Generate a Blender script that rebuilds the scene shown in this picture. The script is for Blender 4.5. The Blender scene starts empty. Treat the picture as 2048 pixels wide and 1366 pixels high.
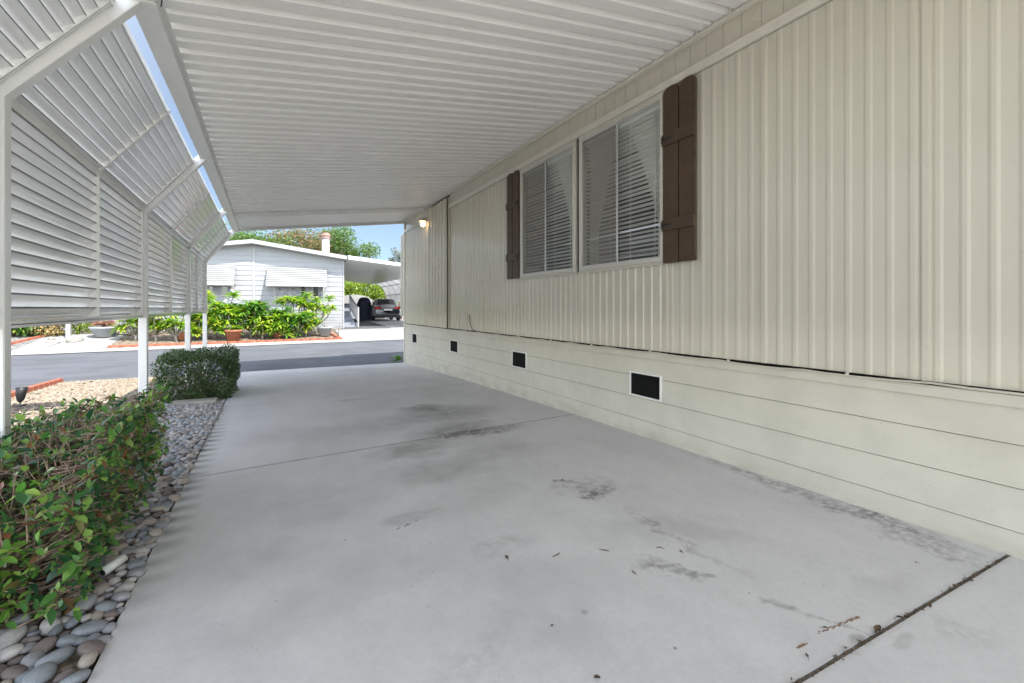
import bpy, bmesh, math, random
from mathutils import Vector, Matrix, noise
R = math.radians
# ------------------------------------------------------------------ camera, world, sun, exposure
sc = bpy.context.scene
H = 1.165                       # eye height
cd = bpy.data.cameras.new('camera'); cam = bpy.data.objects.new('camera', cd)
sc.collection.objects.link(cam); sc.camera = cam
cam.location = (0, 0, H); cam.rotation_euler = (R(90), 0, R(-28.25))
cd.sensor_width = 36; cd.lens = 16.0; cd.shift_y = -0.0327; cd.clip_start = .05; cd.clip_end = 2000
w = bpy.data.worlds.new('World'); sc.world = w; w.use_nodes = True
nt = w.node_tree; bg = nt.nodes['Background']; sky = nt.nodes.new('ShaderNodeTexSky')
SUN_EL, SUN_AZ = 53, 158        # azimuth clockwise from +Y
sky.sky_type = 'NISHITA'; sky.sun_disc = False
sky.sun_elevation = R(SUN_EL); sky.sun_rotation = R(SUN_AZ); sky.air_density = 1.0; sky.dust_density = 0.0; sky.ozone_density = 1.0
# the sky is deeper and dimmer in the part opposite the sun (polarised blue), paler towards the sun
tcw = nt.nodes.new('ShaderNodeTexCoord'); dt = nt.nodes.new('ShaderNodeVectorMath'); dt.operation = 'DOT_PRODUCT'
dt.inputs[1].default_value = (math.sin(R(14)), math.cos(R(14)), 0); nt.links.new(tcw.outputs['Generated'], dt.inputs[0])
mrw = nt.nodes.new('ShaderNodeMapRange'); mrw.interpolation_type = 'SMOOTHSTEP'; mrw.inputs[1].default_value = .52; mrw.inputs[2].default_value = .93
nt.links.new(dt.outputs['Value'], mrw.inputs[0])
hsv = nt.nodes.new('ShaderNodeHueSaturation'); hsv.inputs['Saturation'].default_value = .38; nt.links.new(sky.outputs[0], hsv.inputs['Color'])
mulw = nt.nodes.new('ShaderNodeMix'); mulw.data_type = 'RGBA'; mulw.blend_type = 'MULTIPLY'; mulw.inputs[7].default_value = (.145, .19, .248, 1)
nt.links.new(mrw.outputs[0], mulw.inputs[0]); nt.links.new(hsv.outputs[0], mulw.inputs[6]); nt.links.new(mulw.outputs[2], bg.inputs[0])
bg.inputs[1].default_value = 0.15
sd = bpy.data.lights.new('sun', 'SUN'); sun = bpy.data.objects.new('sun', sd); sc.collection.objects.link(sun)
sd.energy = 2.0; sd.angle = R(.5); sd.color = (1, .95, .87)
sv = Vector((math.sin(R(SUN_AZ))*math.cos(R(SUN_EL)), math.cos(R(SUN_AZ))*math.cos(R(SUN_EL)), math.sin(R(SUN_EL))))
sun.rotation_euler = sv.to_track_quat('Z', 'Y').to_euler(); sun.location = (0, -20, 30)
sc.view_settings.view_transform = 'Standard'; sc.view_settings.look = 'None'
sc.view_settings.exposure = 2.13; sc.view_settings.gamma = 1
sc.render.resolution_x = 1024; sc.render.resolution_y = 683
sc.render.engine = 'CYCLES'; sc.cycles.max_bounces = 10; sc.cycles.diffuse_bounces = 6; sc.cycles.transparent_max_bounces = 24
rnd = random.Random(7)

# ------------------------------------------------------------------ helpers
def lin(t, pts):
    if t <= pts[0][0]: return pts[0][1]
    for (a, b), (c, d) in zip(pts, pts[1:]):
        if t <= c: return b+(d-b)*(t-a)/(c-a)
    return pts[-1][1]
def slope_x(x): return .103*max(-30, min(30, x))
def YY(x, w):
    if w < 11.5: return w
    if w < 19: return 11.5+(w-11.5)*((7.5+slope_x(x))/7.5)
    return w+slope_x(x)
def WW(x, y):
    if y < 11.5: return y
    k = 7.5+slope_x(x)
    if y < 11.5+k: return 11.5+(y-11.5)*7.5/k
    return y-slope_x(x)
PROF = [(-6, .05), (.7, 0), (3.85, -.039), (7.1, -.099), (11.5, -.225), (12.2, -.25), (15, -.225), (19.0, -.2), (19.45, -.13), (20.0, -.09), (22.4, .22), (28, .3), (60, .4), (300, .6)]
def GW(w): return lin(w, PROF)
def G(x, y): return GW(WW(x, y))
FX, FY = math.sin(R(28.25)), math.cos(R(28.25))
def atd(px, py, d):            # photo pixel + depth -> world
    l = (px-1024)/910*d
    return Vector((FX*d+FY*l, FY*d-FX*l, H-(py-616)/910*d))
def gp(px, py):                # photo pixel -> point on the ground
    lo = 1.0
    d = lo
    while d < 80:
        p = atd(px, py, d)
        if p.z <= G(p.x, p.y): return p
        d += .01
    return p

WM = {}                         # world matrices of empties/parts
class MB:
    def __init__(s): s.v = []; s.f = []; s.m = []; s.sm = []; s.cur = 0; s.smooth = False
    def add(s, vs, fs, sm=None):
        b = len(s.v); s.v += [tuple(v) for v in vs]
        for f in fs:
            s.f.append(tuple(b+i for i in f)); s.m.append(s.cur); s.sm.append(s.smooth if sm is None else sm)
        return s
    def box(s, x0, x1, y0, y1, z0, z1):
        vs = [(x, y, z) for z in (z0, z1) for y in (y0, y1) for x in (x0, x1)]
        return s.add(vs, [(0,2,3,1), (4,5,7,6), (0,1,5,4), (2,6,7,3), (0,4,6,2), (1,3,7,5)])
    def cbox(s, x0, x1, y0, y1, z0, z1, c=.004):       # chamfered box
        bm = bmesh.new(); bmesh.ops.create_cube(bm, size=1)
        for v in bm.verts: v.co = Vector(((x0+x1)/2+v.co.x*(x1-x0), (y0+y1)/2+v.co.y*(y1-y0), (z0+z1)/2+v.co.z*(z1-z0)))
        bmesh.ops.bevel(bm, geom=bm.edges[:], offset=c, segments=1, affect='EDGES', clamp_overlap=True)
        bm.verts.index_update(); s.add([v.co for v in bm.verts], [[v.index for v in f.verts] for f in bm.faces]); bm.free(); return s
    def obox(s, c, ax, ay, az):                         # centre, three half axes
        c = Vector(c); ax, ay, az = Vector(ax), Vector(ay), Vector(az)
        vs = [c+i*ax+j*ay+k*az for k in (-1, 1) for j in (-1, 1) for i in (-1, 1)]
        return s.add(vs, [(0,2,3,1), (4,5,7,6), (0,1,5,4), (2,6,7,3), (0,4,6,2), (1,3,7,5)])
    def bar(s, a, b, w, h, up=(0, 0, 1)):
        a, b = Vector(a), Vector(b); t = (b-a); L = t.length; t.normalize()
        u = Vector(up); u = (u-t*u.dot(t)).normalized(); r = t.cross(u)
        return s.obox((a+b)/2, t*L/2, r*w/2, u*h/2)
    def tube(s, pts, rad, n=6, cap=True):
        pts = [Vector(p) for p in pts]
        if not isinstance(rad, (list, tuple)): rad = [rad]*len(pts)
        b = []; up = Vector((0, 0, 1))
        for i, p in enumerate(pts):
            t = (pts[min(i+1, len(pts)-1)]-pts[max(i-1, 0)]).normalized()
            u = up if abs(t.z) < .95 else Vector((1, 0, 0))
            a1 = t.cross(u).normalized(); a2 = t.cross(a1)
            for k in range(n):
                an = 2*math.pi*k/n; b.append(p+(a1*math.cos(an)+a2*math.sin(an))*rad[i])
        fs = []
        for i in range(len(pts)-1):
            for k in range(n):
                fs.append((i*n+k, i*n+(k+1) % n, (i+1)*n+(k+1) % n, (i+1)*n+k))
        if cap: fs.append(tuple(range(n-1, -1, -1))); fs.append(tuple((len(pts)-1)*n+k for k in range(n)))
        return s.add(b, fs, True)
    def lathe(s, c, prof, n=20, smooth=True):           # profile (r,z)
        vs = []; fs = []
        for r, z in prof:
            for k in range(n):
                a = 2*math.pi*k/n; vs.append((c[0]+r*math.cos(a), c[1]+r*math.sin(a), c[2]+z))
        for i in range(len(prof)-1):
            for k in range(n): fs.append((i*n+k, i*n+(k+1) % n, (i+1)*n+(k+1) % n, (i+1)*n+k))
        return s.add(vs, fs, smooth)
    def ext(s, prof, p0, p1, ax, ay, closed=False, cap=False, smooth=False):   # sweep 2-D profile from p0 to p1
        p0, p1, ax, ay = Vector(p0), Vector(p1), Vector(ax), Vector(ay); n = len(prof)
        vs = [p+ax*a+ay*b for p in (p0, p1) for a, b in prof]
        m = n if closed else n-1
        fs = [(i, (i+1) % n, n+(i+1) % n, n+i) for i in range(m)]
        if cap: fs += [tuple(range(n-1, -1, -1)), tuple(range(n, 2*n))]
        return s.add(vs, fs, smooth)
    def build(s, name, mat, parent=None, loc=None, world=False, rot=None):
        me = bpy.data.meshes.new(name)
        vs = s.v; M = Matrix.Identity(4)
        if parent is not None and world: M = WM[parent.name].inverted(); vs = [M @ Vector(v) for v in vs]
        elif loc is not None: L = Vector(loc); vs = [Vector(v)-L for v in vs]
        me.from_pydata([tuple(v) for v in vs], [], s.f)
        mats = mat if isinstance(mat, (list, tuple)) else [mat]
        for m in mats: me.materials.append(m)
        if len(mats) > 1: me.polygons.foreach_set('material_index', s.m)
        me.polygons.foreach_set('use_smooth', s.sm)
        me.update()
        o = bpy.data.objects.new(name, me); sc.collection.objects.link(o)
        if parent is not None: o.parent = parent; WM[o.name] = WM[parent.name].copy()
        else:
            if loc is not None: o.location = loc
            WM[o.name] = Matrix.Translation(Vector(loc) if loc is not None else Vector((0, 0, 0)))
        return o
def tag(o, label=None, cat=None, group=None, kind=None):
    if label: o['label'] = label
    if cat: o['category'] = cat
    if group: o['group'] = group
    if kind: o['kind'] = kind
    return o
def empty(name, loc, rz=0, label=None, cat=None, group=None):
    o = bpy.data.objects.new(name, None); sc.collection.objects.link(o); o.location = loc; o.rotation_euler = (0, 0, rz)
    o.empty_display_size = .1
    WM[o.name] = Matrix.Translation(Vector(loc)) @ Matrix.Rotation(rz, 4, 'Z')
    return tag(o, label, cat, group)
def bevel(o, wd=.003, seg=1):
    m = o.modifiers.new('bevel', 'BEVEL'); m.width = wd; m.segments = seg; m.limit_method = 'ANGLE'; m.angle_limit = R(40); return o
def copy_obj(o, parent=None):
    c = o.copy(); sc.collection.objects.link(c); c.parent = parent; return c

# ------------------------------------------------------------------ materials
def nd(t, ty, **kw):
    n = t.nodes.new(ty)
    for k, v in kw.items(): setattr(n, k, v)
    return n
def ramp(t, fac, stops):
    r = nd(t, 'ShaderNodeValToRGB'); e = r.color_ramp.elements
    e[0].position = stops[0][0]; e[0].color = (*stops[0][1], 1); e[1].position = stops[-1][0]; e[1].color = (*stops[-1][1], 1)
    for p, c in stops[1:-1]: x = e.new(p); x.color = (*c, 1)
    t.links.new(fac, r.inputs[0]); return r.outputs[0]
def g3(v): return (v, v, v)
def noise_n(t, scale, detail=4, rough=.5, vec=None, sc3=None):
    n = nd(t, 'ShaderNodeTexNoise'); n.inputs['Scale'].default_value = scale; n.inputs['Detail'].default_value = detail; n.inputs['Roughness'].default_value = rough
    if vec is None: vec = nd(t, 'ShaderNodeTexCoord').outputs['Object']
    if sc3:
        mp = nd(t, 'ShaderNodeMapping'); mp.inputs['Scale'].default_value = sc3; t.links.new(vec, mp.inputs[0]); vec = mp.outputs[0]
    t.links.new(vec, n.inputs['Vector']); return n.outputs['Fac']
def mixc(t, fac, a, b, mode='MIX'):
    m = nd(t, 'ShaderNodeMix', data_type='RGBA', blend_type=mode)
    for s, v in ((m.inputs[0], fac), (m.inputs[6], a), (m.inputs[7], b)):
        if hasattr(v, 'links'): t.links.new(v, s)
        else: s.default_value = v if isinstance(v, (int, float)) else (*v, 1)
    return m.outputs[2]
def math_n(t, op, a, b=0., c=None, clamp=False):
    m = nd(t, 'ShaderNodeMath', operation=op); m.use_clamp = clamp
    for s, v in zip(m.inputs, (a, b, c)):
        if v is None: continue
        if hasattr(v, 'links'): t.links.new(v, s)
        else: s.default_value = v
    return m.outputs[0]
def base(name, rough=.6, spec=.5, metal=0):
    m = bpy.data.materials.new(name); m.use_nodes = True; t = m.node_tree; b = t.nodes['Principled BSDF']
    b.inputs['Roughness'].default_value = rough; b.inputs['Specular IOR Level'].default_value = spec; b.inputs['Metallic'].default_value = metal
    return m, t, b
def bump(t, b, h, strength=.2, dist=.01):
    n = nd(t, 'ShaderNodeBump'); n.inputs['Strength'].default_value = strength; n.inputs['Distance'].default_value = dist
    t.links.new(h, n.inputs['Height']); t.links.new(n.outputs[0], b.inputs['Normal'])
def simple(name, col, rough=.6, spec=.5, metal=0, var=.08, nscale=3., bscale=0, bstr=.1, bdist=.004):
    m, t, b = base(name, rough, spec, metal)
    n = noise_n(t, nscale, 5)
    c = ramp(t, n, [(.3, tuple(v*(1-var) for v in col)), (.7, tuple(min(1, v*(1+var)) for v in col))])
    t.links.new(c, b.inputs['Base Color'])
    if bscale: bump(t, b, noise_n(t, bscale, 4), bstr, bdist)
    return m
def leafmat(name, stops, rough=.35, trans=.35):
    m, t, b = base(name, rough, .5)
    g = nd(t, 'ShaderNodeNewGeometry'); c = ramp(t, g.outputs['Random Per Island'], stops)
    t.links.new(c, b.inputs['Base Color'])
    tr = nd(t, 'ShaderNodeBsdfTranslucent'); hs = nd(t, 'ShaderNodeHueSaturation'); hs.inputs['Value'].default_value = 1.5; hs.inputs['Saturation'].default_value = 1.1
    t.links.new(c, hs.inputs['Color']); t.links.new(hs.outputs[0], tr.inputs[0])
    mx = nd(t, 'ShaderNodeMixShader'); mx.inputs[0].default_value = trans
    t.links.new(b.outputs[0], mx.inputs[1]); t.links.new(tr.outputs[0], mx.inputs[2])
    t.links.new(mx.outputs[0], t.nodes['Material Output'].inputs[0]); return m
def paint(name, col, rough=.3, dirt=.12, streak=True, coat=0, bscale=0, bstr=.05, spec=.5, wob=.12):
    m, t, b = base(name, rough, spec)
    tc = nd(t, 'ShaderNodeTexCoord').outputs['Object']
    n1 = noise_n(t, 1.3, 5, .55, tc); n2 = noise_n(t, 1, 6, .6, tc, (9, 9, .7) if streak else (4, 4, 4))
    d = math_n(t, 'MULTIPLY', n1, n2)
    c = ramp(t, d, [(.12, tuple(v*(1-dirt) for v in col)), (.34, col)])
    sp = noise_n(t, 60, 2, .5, tc)
    c2 = mixc(t, math_n(t, 'MULTIPLY', math_n(t, 'GREATER_THAN', sp, .735), .5), c, tuple(v*.55 for v in col))
    t.links.new(c2, b.inputs['Base Color'])
    rr = nd(t, 'ShaderNodeMapRange'); rr.inputs[3].default_value = rough*.9; rr.inputs[4].default_value = rough*1.12; t.links.new(n1, rr.inputs[0]); t.links.new(rr.outputs[0], b.inputs['Roughness'])
    if coat: b.inputs['Coat Weight'].default_value = coat; b.inputs['Coat Roughness'].default_value = .1
    if bscale: bump(t, b, noise_n(t, bscale, 3, .5, tc), bstr, .004)
    else: bump(t, b, noise_n(t, 2.5, 2, .5, tc, (1, 1, .4)), wob, .01)
    return m
M = {}
M['siding'] = paint('cream_metal_siding', (.625, .597, .50), .26, .05, coat=.35)
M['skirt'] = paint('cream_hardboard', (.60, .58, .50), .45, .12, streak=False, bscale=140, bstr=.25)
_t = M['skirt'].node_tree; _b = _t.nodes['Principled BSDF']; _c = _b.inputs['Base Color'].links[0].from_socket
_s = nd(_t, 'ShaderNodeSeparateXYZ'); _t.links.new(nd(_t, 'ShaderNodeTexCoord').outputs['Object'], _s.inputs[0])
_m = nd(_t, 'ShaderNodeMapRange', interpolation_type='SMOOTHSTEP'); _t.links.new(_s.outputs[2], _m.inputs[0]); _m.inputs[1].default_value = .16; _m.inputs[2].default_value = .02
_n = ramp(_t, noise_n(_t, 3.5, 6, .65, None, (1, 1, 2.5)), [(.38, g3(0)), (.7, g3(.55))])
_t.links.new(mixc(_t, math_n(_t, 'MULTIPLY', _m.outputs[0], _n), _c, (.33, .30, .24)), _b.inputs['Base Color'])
M['trim'] = paint('cream_trim', (.74, .71, .62), .4, .1)
M['white'] = paint('white_carport_paint', (.78, .78, .76), .3, .08)
M['ceil'] = paint('white_pan_roof', (.91, .90, .875), .42, .03, wob=.02)
M['slat'] = paint('white_louvre_enamel', (.82, .82, .81), .09, .08)
M['brown'] = simple('brown_shutter_paint', (.076, .045, .027), .5, .4, var=.15, nscale=12, bscale=60, bstr=.15)
M['black'] = simple('black_metal', (.012, .012, .013), .5)
M['dark'] = simple('dark_gap', (.006, .006, .006), .9, .2)
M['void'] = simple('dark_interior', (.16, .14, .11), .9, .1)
M['winframe'] = paint('window_frame_paint', (.62, .60, .53), .4, .1)
M['alum'] = simple('aluminium', (.62, .62, .61), .35, .5, .6)
M['blind'] = simple('white_blind', (.9, .89, .86), .4)
M['curtain'] = simple('white_sheer_curtain', (.9, .88, .85), .8)
M['cable'] = simple('cream_cable', (.55, .53, .45), .5)
M['house'] = paint('white_house_siding', (.31, .32, .335), .55, .06, streak=False)
M['housetrim'] = paint('white_house_trim', (.35, .35, .35), .5, .05, streak=False)
M['roofsh'] = simple('grey_shingle', (.22, .22, .23), .9, var=.3, nscale=20)
M['terra'] = simple('terracotta', (.30, .115, .06), .8, var=.2, nscale=14)
M['brick'] = simple('red_edging_brick', (.32, .10, .055), .85, var=.3, nscale=10, bscale=60, bstr=.3)
M['greypot'] = simple('grey_ceramic', (.30, .32, .34), .5)
M['concrete2'] = simple('pale_concrete', (.29, .286, .28), .85, var=.12, nscale=2, bscale=120, bstr=.15)
M['rock'] = simple('pale_rock', (.30, .28, .25), .85, var=.25, nscale=6, bscale=25, bstr=.5, bdist=.02)
M['wood'] = simple('bark_brown', (.16, .115, .085), .85, var=.3, nscale=25, bscale=60, bstr=.4)
M['twig'] = simple('dry_twig', (.27, .19, .14), .8, var=.3, nscale=30)
M['greystem'] = simple('grey_stem', (.26, .25, .20), .75, var=.2, nscale=20)
M['transl'] = leafmat('translucent_white_panel', [(0, (.5, .5, .5)), (1, (.56, .56, .56))], .4, .5)
M['hem'] = simple('shaded_slat_hem', (.20, .20, .19), .5)  # shadow line along each slat lip, put into the hem colour
M['tyre'] = simple('tyre_rubber', (.02, .02, .02), .7)
M['rim'] = simple('alloy_rim', (.5, .5, .52), .25, .5, .9)
M['carpaint'] = simple('dark_grey_car_paint', (.42, .44, .48), .25, .6, .35, var=.03)
M['carpaint'].node_tree.nodes['Principled BSDF'].inputs['Coat Weight'].default_value = 1
M['carglass'] = simple('car_glass', (.02, .03, .03), .05, .8)
M['red'] = simple('red_lamp_lens', (.45, .02, .015), .2)
M['greyblue'] = simple('blue_grey_wall', (.26, .28, .33), .7)
M['tarp'] = simple('navy_cover', (.012, .02, .045), .6, var=.2, nscale=4)
M['soil'] = simple('soil', (.055, .04, .03), .95, var=.4, nscale=12, bscale=40, bstr=.6, bdist=.02)
M['plate'] = simple('number_plate', (.6, .6, .58), .4)
M['leafbrown'] = simple('dry_leaf_brown', (.10, .065, .042), .8, var=.3, nscale=40)
M['petal'] = simple('white_petal', (.8, .8, .76), .6)
M['pvc'] = simple('white_pvc', (.6, .6, .56), .4)

def glass_mat(name, tint=(.9, .93, .92), refl=1.0):
    m = bpy.data.materials.new(name); m.use_nodes = True; t = m.node_tree; t.nodes.remove(t.nodes['Principled BSDF'])
    fr = nd(t, 'ShaderNodeFresnel'); ge = nd(t, 'ShaderNodeNewGeometry'); t.links.new(math_n(t, 'SUBTRACT', 1.55, math_n(t, 'MULTIPLY', ge.outputs['Backfacing'], 1.55-1/1.55)), fr.inputs[0])
    a = math_n(t, 'MULTIPLY', fr.outputs[0], 1.25*refl, clamp=True)
    tr = nd(t, 'ShaderNodeBsdfTransparent'); tr.inputs[0].default_value = (*tint, 1)
    gl = nd(t, 'ShaderNodeBsdfGlossy'); gl.inputs['Roughness'].default_value = .015
    n = noise_n(t, 1.5, 1); bn = nd(t, 'ShaderNodeBump'); bn.inputs['Strength'].default_value = .04; bn.inputs['Distance'].default_value = .02; t.links.new(n, bn.inputs['Height']); t.links.new(bn.outputs[0], gl.inputs['Normal'])
    mx = nd(t, 'ShaderNodeMixShader'); t.links.new(a, mx.inputs[0]); t.links.new(tr.outputs[0], mx.inputs[1]); t.links.new(gl.outputs[0], mx.inputs[2])
    t.links.new(mx.outputs[0], t.nodes['Material Output'].inputs[0]); return m
M['glass'] = glass_mat('window_glass')
def screen_mat(name, col=(.30, .28, .25), op=.45):
    m = bpy.data.materials.new(name); m.use_nodes = True; t = m.node_tree; b = t.nodes['Principled BSDF']
    b.inputs['Base Color'].default_value = (*col, 1); b.inputs['Roughness'].default_value = .7
    tr = nd(t, 'ShaderNodeBsdfTransparent'); mx = nd(t, 'ShaderNodeMixShader'); mx.inputs[0].default_value = op
    t.links.new(tr.outputs[0], mx.inputs[1]); t.links.new(b.outputs[0], mx.inputs[2]); t.links.new(mx.outputs[0], t.nodes['Material Output'].inputs[0]); return m
M['screen'] = screen_mat('insect_screen')
def emit(name, col, s):
    m = bpy.data.materials.new(name); m.use_nodes = True; t = m.node_tree; b = t.nodes['Principled BSDF']
    b.inputs['Base Color'].default_value = (*col, 1); b.inputs['Emission Color'].default_value = (*col, 1); b.inputs['Emission Strength'].default_value = s; return m
M['bulb'] = emit('lit_bulb', (1, .72, .36), 2.2)

# concrete slab with stains
def concrete():
    m, t, b = base('driveway_concrete', .75, .35)
    tc = nd(t, 'ShaderNodeTexCoord').outputs['Object']
    big = noise_n(t, .55, 5, .6, tc); mid = noise_n(t, 3.0, 6, .65, tc); fine = noise_n(t, 90, 3, .6, tc)
    c = ramp(t, big, [(.3, (.60, .585, .58)), (.5, (.63, .612, .605)), (.7, (.65, .632, .625))])
    c = mixc(t, .5, c, ramp(t, mid, [(.32, (.55, .535, .53)), (.55, (.62, .605, .60)), (.75, (.66, .645, .64))]))
    c = mixc(t, .35, c, ramp(t, noise_n(t, 28, 6, .7, tc), [(.36, g3(.50)), (.64, g3(.70))]))
    c = mixc(t, .3, c, ramp(t, fine, [(.3, g3(.52)), (.7, g3(.68))]))
    # distorted coordinates for stain edges
    nn = nd(t, 'ShaderNodeTexNoise'); nn.inputs['Scale'].default_value = 5; nn.inputs['Detail'].default_value = 5; t.links.new(tc, nn.inputs['Vector'])
    vs = nd(t, 'ShaderNodeVectorMath', operation='SUBTRACT'); t.links.new(nn.outputs['Color'], vs.inputs[0]); vs.inputs[1].default_value = (.5, .5, .5)
    vm = nd(t, 'ShaderNodeVectorMath', operation='SCALE'); t.links.new(vs.outputs[0], vm.inputs[0]); vm.inputs['Scale'].default_value = .35
    va = nd(t, 'ShaderNodeVectorMath', operation='ADD'); t.links.new(tc, va.inputs[0]); t.links.new(vm.outputs[0], va.inputs[1])
    brk = ramp(t, noise_n(t, 22, 5, .7, tc), [(.38, g3(.0)), (.6, g3(1))])
    soft = ramp(t, noise_n(t, 7, 5, .6, tc), [(.3, g3(.35)), (.7, g3(1))])
    def blob(cx, cy, rx, ry, ang, amt, rough=0):
        mp = nd(t, 'ShaderNodeMapping', vector_type='TEXTURE'); mp.inputs['Location'].default_value = (cx, cy, 0); mp.inputs['Rotation'].default_value = (0, 0, R(ang)); mp.inputs['Scale'].default_value = (rx, ry, 1)
        t.links.new(va.outputs[0] if rough < 2 else tc, mp.inputs[0])
        sp = nd(t, 'ShaderNodeSeparateXYZ'); t.links.new(mp.outputs[0], sp.inputs[0])
        q = math_n(t, 'ADD', math_n(t, 'POWER', sp.outputs[0], 2), math_n(t, 'POWER', sp.outputs[1], 2))
        f = math_n(t, 'SUBTRACT', 1., math_n(t, 'SQRT', q), clamp=True)
        f = math_n(t, 'SMOOTH_MIN', math_n(t, 'MULTIPLY', f, 1.6), 1., .4)
        f = math_n(t, 'MULTIPLY', f, brk if rough else soft)
        return math_n(t, 'MULTIPLY', f, min(.9, amt*(1.1 if rough else 1.4)))
    S = []
    def px(x, y): p = gp(x, y); return p.x, p.y
    for (x, y, rx, ry, a, amt, rg) in [
        (900, 825, .75, .5, 0, .42, 0), (850, 815, .35, .25, 0, .55, 0), (905, 860, .6, .35, 20, .45, 0), (820, 900, .45, .3, 10, .42, 0),
        (975, 862, .5, .16, 5, .75, 1), (920, 868, .35, .10, 5, .7, 1), (760, 850, .6, .5, 0, .22, 0), (600, 870, .7, .4, 0, .15, 0),
        (880, 940, .5, .35, 0, .30, 0), (1010, 900, .5, .3, 0, .2, 0), (930, 1000, .5, .3, 15, .14, 0), (1400, 1060, .35, .12, -60, .16, 0), (1250, 1060, .3, .2, 0, .12, 0), (500, 1130, .35, .25, 0, .14, 0), (740, 1150, .4, .2, 0, .1, 0), (950, 1310, .3, .1, 20, .15, 1), (1150, 1290, .25, .15, 0, .12, 0), (1780, 1180, .2, .1, 0, .15, 0), (1900, 1250, .15, .08, 30, .22, 1), (1190, 985, .16, .09, 20, .95, 1), (1125, 962, .08, .04, 0, .8, 1), (1160, 972, .25, .16, 0, .45, 1),
        (1350, 1140, .13, .035, -55, .6, 1), (1300, 1125, .12, .06, 0, .35, 1), (820, 1035, .25, .08, 0, .22, 0), (1020, 1090, .22, .1, 0, .2, 1),
        (1175, 1218, .03, .03, 0, .3, 0), (1740, 1305, .06, .05, 30, .45, 0), (1820, 1285, .05, .03, 0, .3, 0), (1640, 1235, .2, .03, -72, .45, 1),
        (1560, 1205, .06, .03, 0, .35, 0), (1600, 985, .8, .10, -88, .38, 1), (1760, 1045, .55, .10, -88, .5, 1), (1480, 940, .6, .07, -88, .33, 1), (1870, 1100, .28, .08, -88, .45, 1),
        (700, 800, .3, .12, 0, .25, 0), (480, 775, .25, .3, 0, .45, 1), (700, 740, .8, .5, 0, .14, 0), (560, 1240, .3, .2, 0, .12, 0), (1100, 1180, .4, .3, 0, .12, 0), (640, 1000, .4, .5, 0, .14, 0)]:
        cx, cy = px(x, y); S.append(blob(cx, cy, rx, ry, a, amt, rg))
    # long smudgy track
    a = Vector(px(1225, 1005)); e = Vector(px(1500, 1155)); mid_ = (a+e)/2
    S.append(blob(mid_.x, mid_.y, (e-a).length/2*1.1, .05, math.degrees(math.atan2((e-a).y, (e-a).x)), .42, 1))
    tot = S[0]
    for q in S[1:]: tot = math_n(t, 'ADD', tot, q)
    tot = math_n(t, 'MINIMUM', tot, .85)
    c = mixc(t, .30, c, ramp(t, noise_n(t, 1.4, 8, .72, tc, (1, .6, 1)), [(.36, (.44, .43, .44)), (.5, (.60, .59, .60)), (.64, (.72, .71, .715))]))
    c = mixc(t, tot, c, (.13, .125, .12))
    sj = nd(t, 'ShaderNodeSeparateXYZ'); t.links.new(tc, sj.inputs[0])
    for (ya, yb, wd, am) in ((3.9195, 4.2485, .020, .75), (6.811, 7.081, .014, .6), (9.4505, 9.5505, .010, .3), (.8835, .7835, .03, .25)):
        dl = math_n(t, 'ABSOLUTE', math_n(t, 'SUBTRACT', math_n(t, 'SUBTRACT', sj.outputs[1], ya+(yb-ya)*.5/3.62), math_n(t, 'MULTIPLY', sj.outputs[0], (yb-ya)/3.62)))
        dl = math_n(t, 'SUBTRACT', 1., math_n(t, 'DIVIDE', dl, wd), clamp=True)
        c = mixc(t, math_n(t, 'MULTIPLY', math_n(t, 'MULTIPLY', dl, soft), am*1.4, clamp=True), c, (.15, .13, .11))
    # drip smudges along the left edge
    sp = nd(t, 'ShaderNodeSeparateXYZ'); t.links.new(tc, sp.inputs[0])
    wv = math_n(t, 'SINE', math_n(t, 'MULTIPLY_ADD', sp.outputs[1], 2*math.pi/.168, math_n(t, 'MULTIPLY', mid, 5.)))
    wv = math_n(t, 'MULTIPLY_ADD', wv, .5, .5)
    ex = math_n(t, 'SUBTRACT', 1., math_n(t, 'DIVIDE', math_n(t, 'ABSOLUTE', math_n(t, 'ADD', sp.outputs[0], .475)), .13), clamp=True)
    yy = nd(t, 'ShaderNodeMapRange', interpolation_type='SMOOTHSTEP'); t.links.new(sp.outputs[1], yy.inputs[0]); yy.inputs[1].default_value = 1.9; yy.inputs[2].default_value = 3.0
    y2 = nd(t, 'ShaderNodeMapRange', interpolation_type='SMOOTHSTEP'); t.links.new(sp.outputs[1], y2.inputs[0]); y2.inputs[1].default_value = 7.5; y2.inputs[2].default_value = 4.5
    ed = math_n(t, 'MULTIPLY', math_n(t, 'MULTIPLY', ex, wv), math_n(t, 'MULTIPLY', yy.outputs[0], y2.outputs[0]))
    ed = math_n(t, 'MULTIPLY', ed, math_n(t, 'MULTIPLY_ADD', soft, .7, .5))
    brn = ramp(t, noise_n(t, 2.6, 3, .6, tc), [(.34, g3(.45)), (.62, g3(1))])
    c = mixc(t, math_n(t, 'MULTIPLY', ed, brn, clamp=True), c, (.15, .16, .145))
    # specks
    spk = noise_n(t, 38, 2, .5, tc); c = mixc(t, math_n(t, 'MULTIPLY', math_n(t, 'GREATER_THAN', spk, .76), .5), c, (.16, .14, .12))
    t.links.new(c, b.inputs['Base Color'])
    bump(t, b, math_n(t, 'ADD', math_n(t, 'MULTIPLY', fine, .25), mid), .12, .01)
    return m
M['slab'] = concrete()
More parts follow.
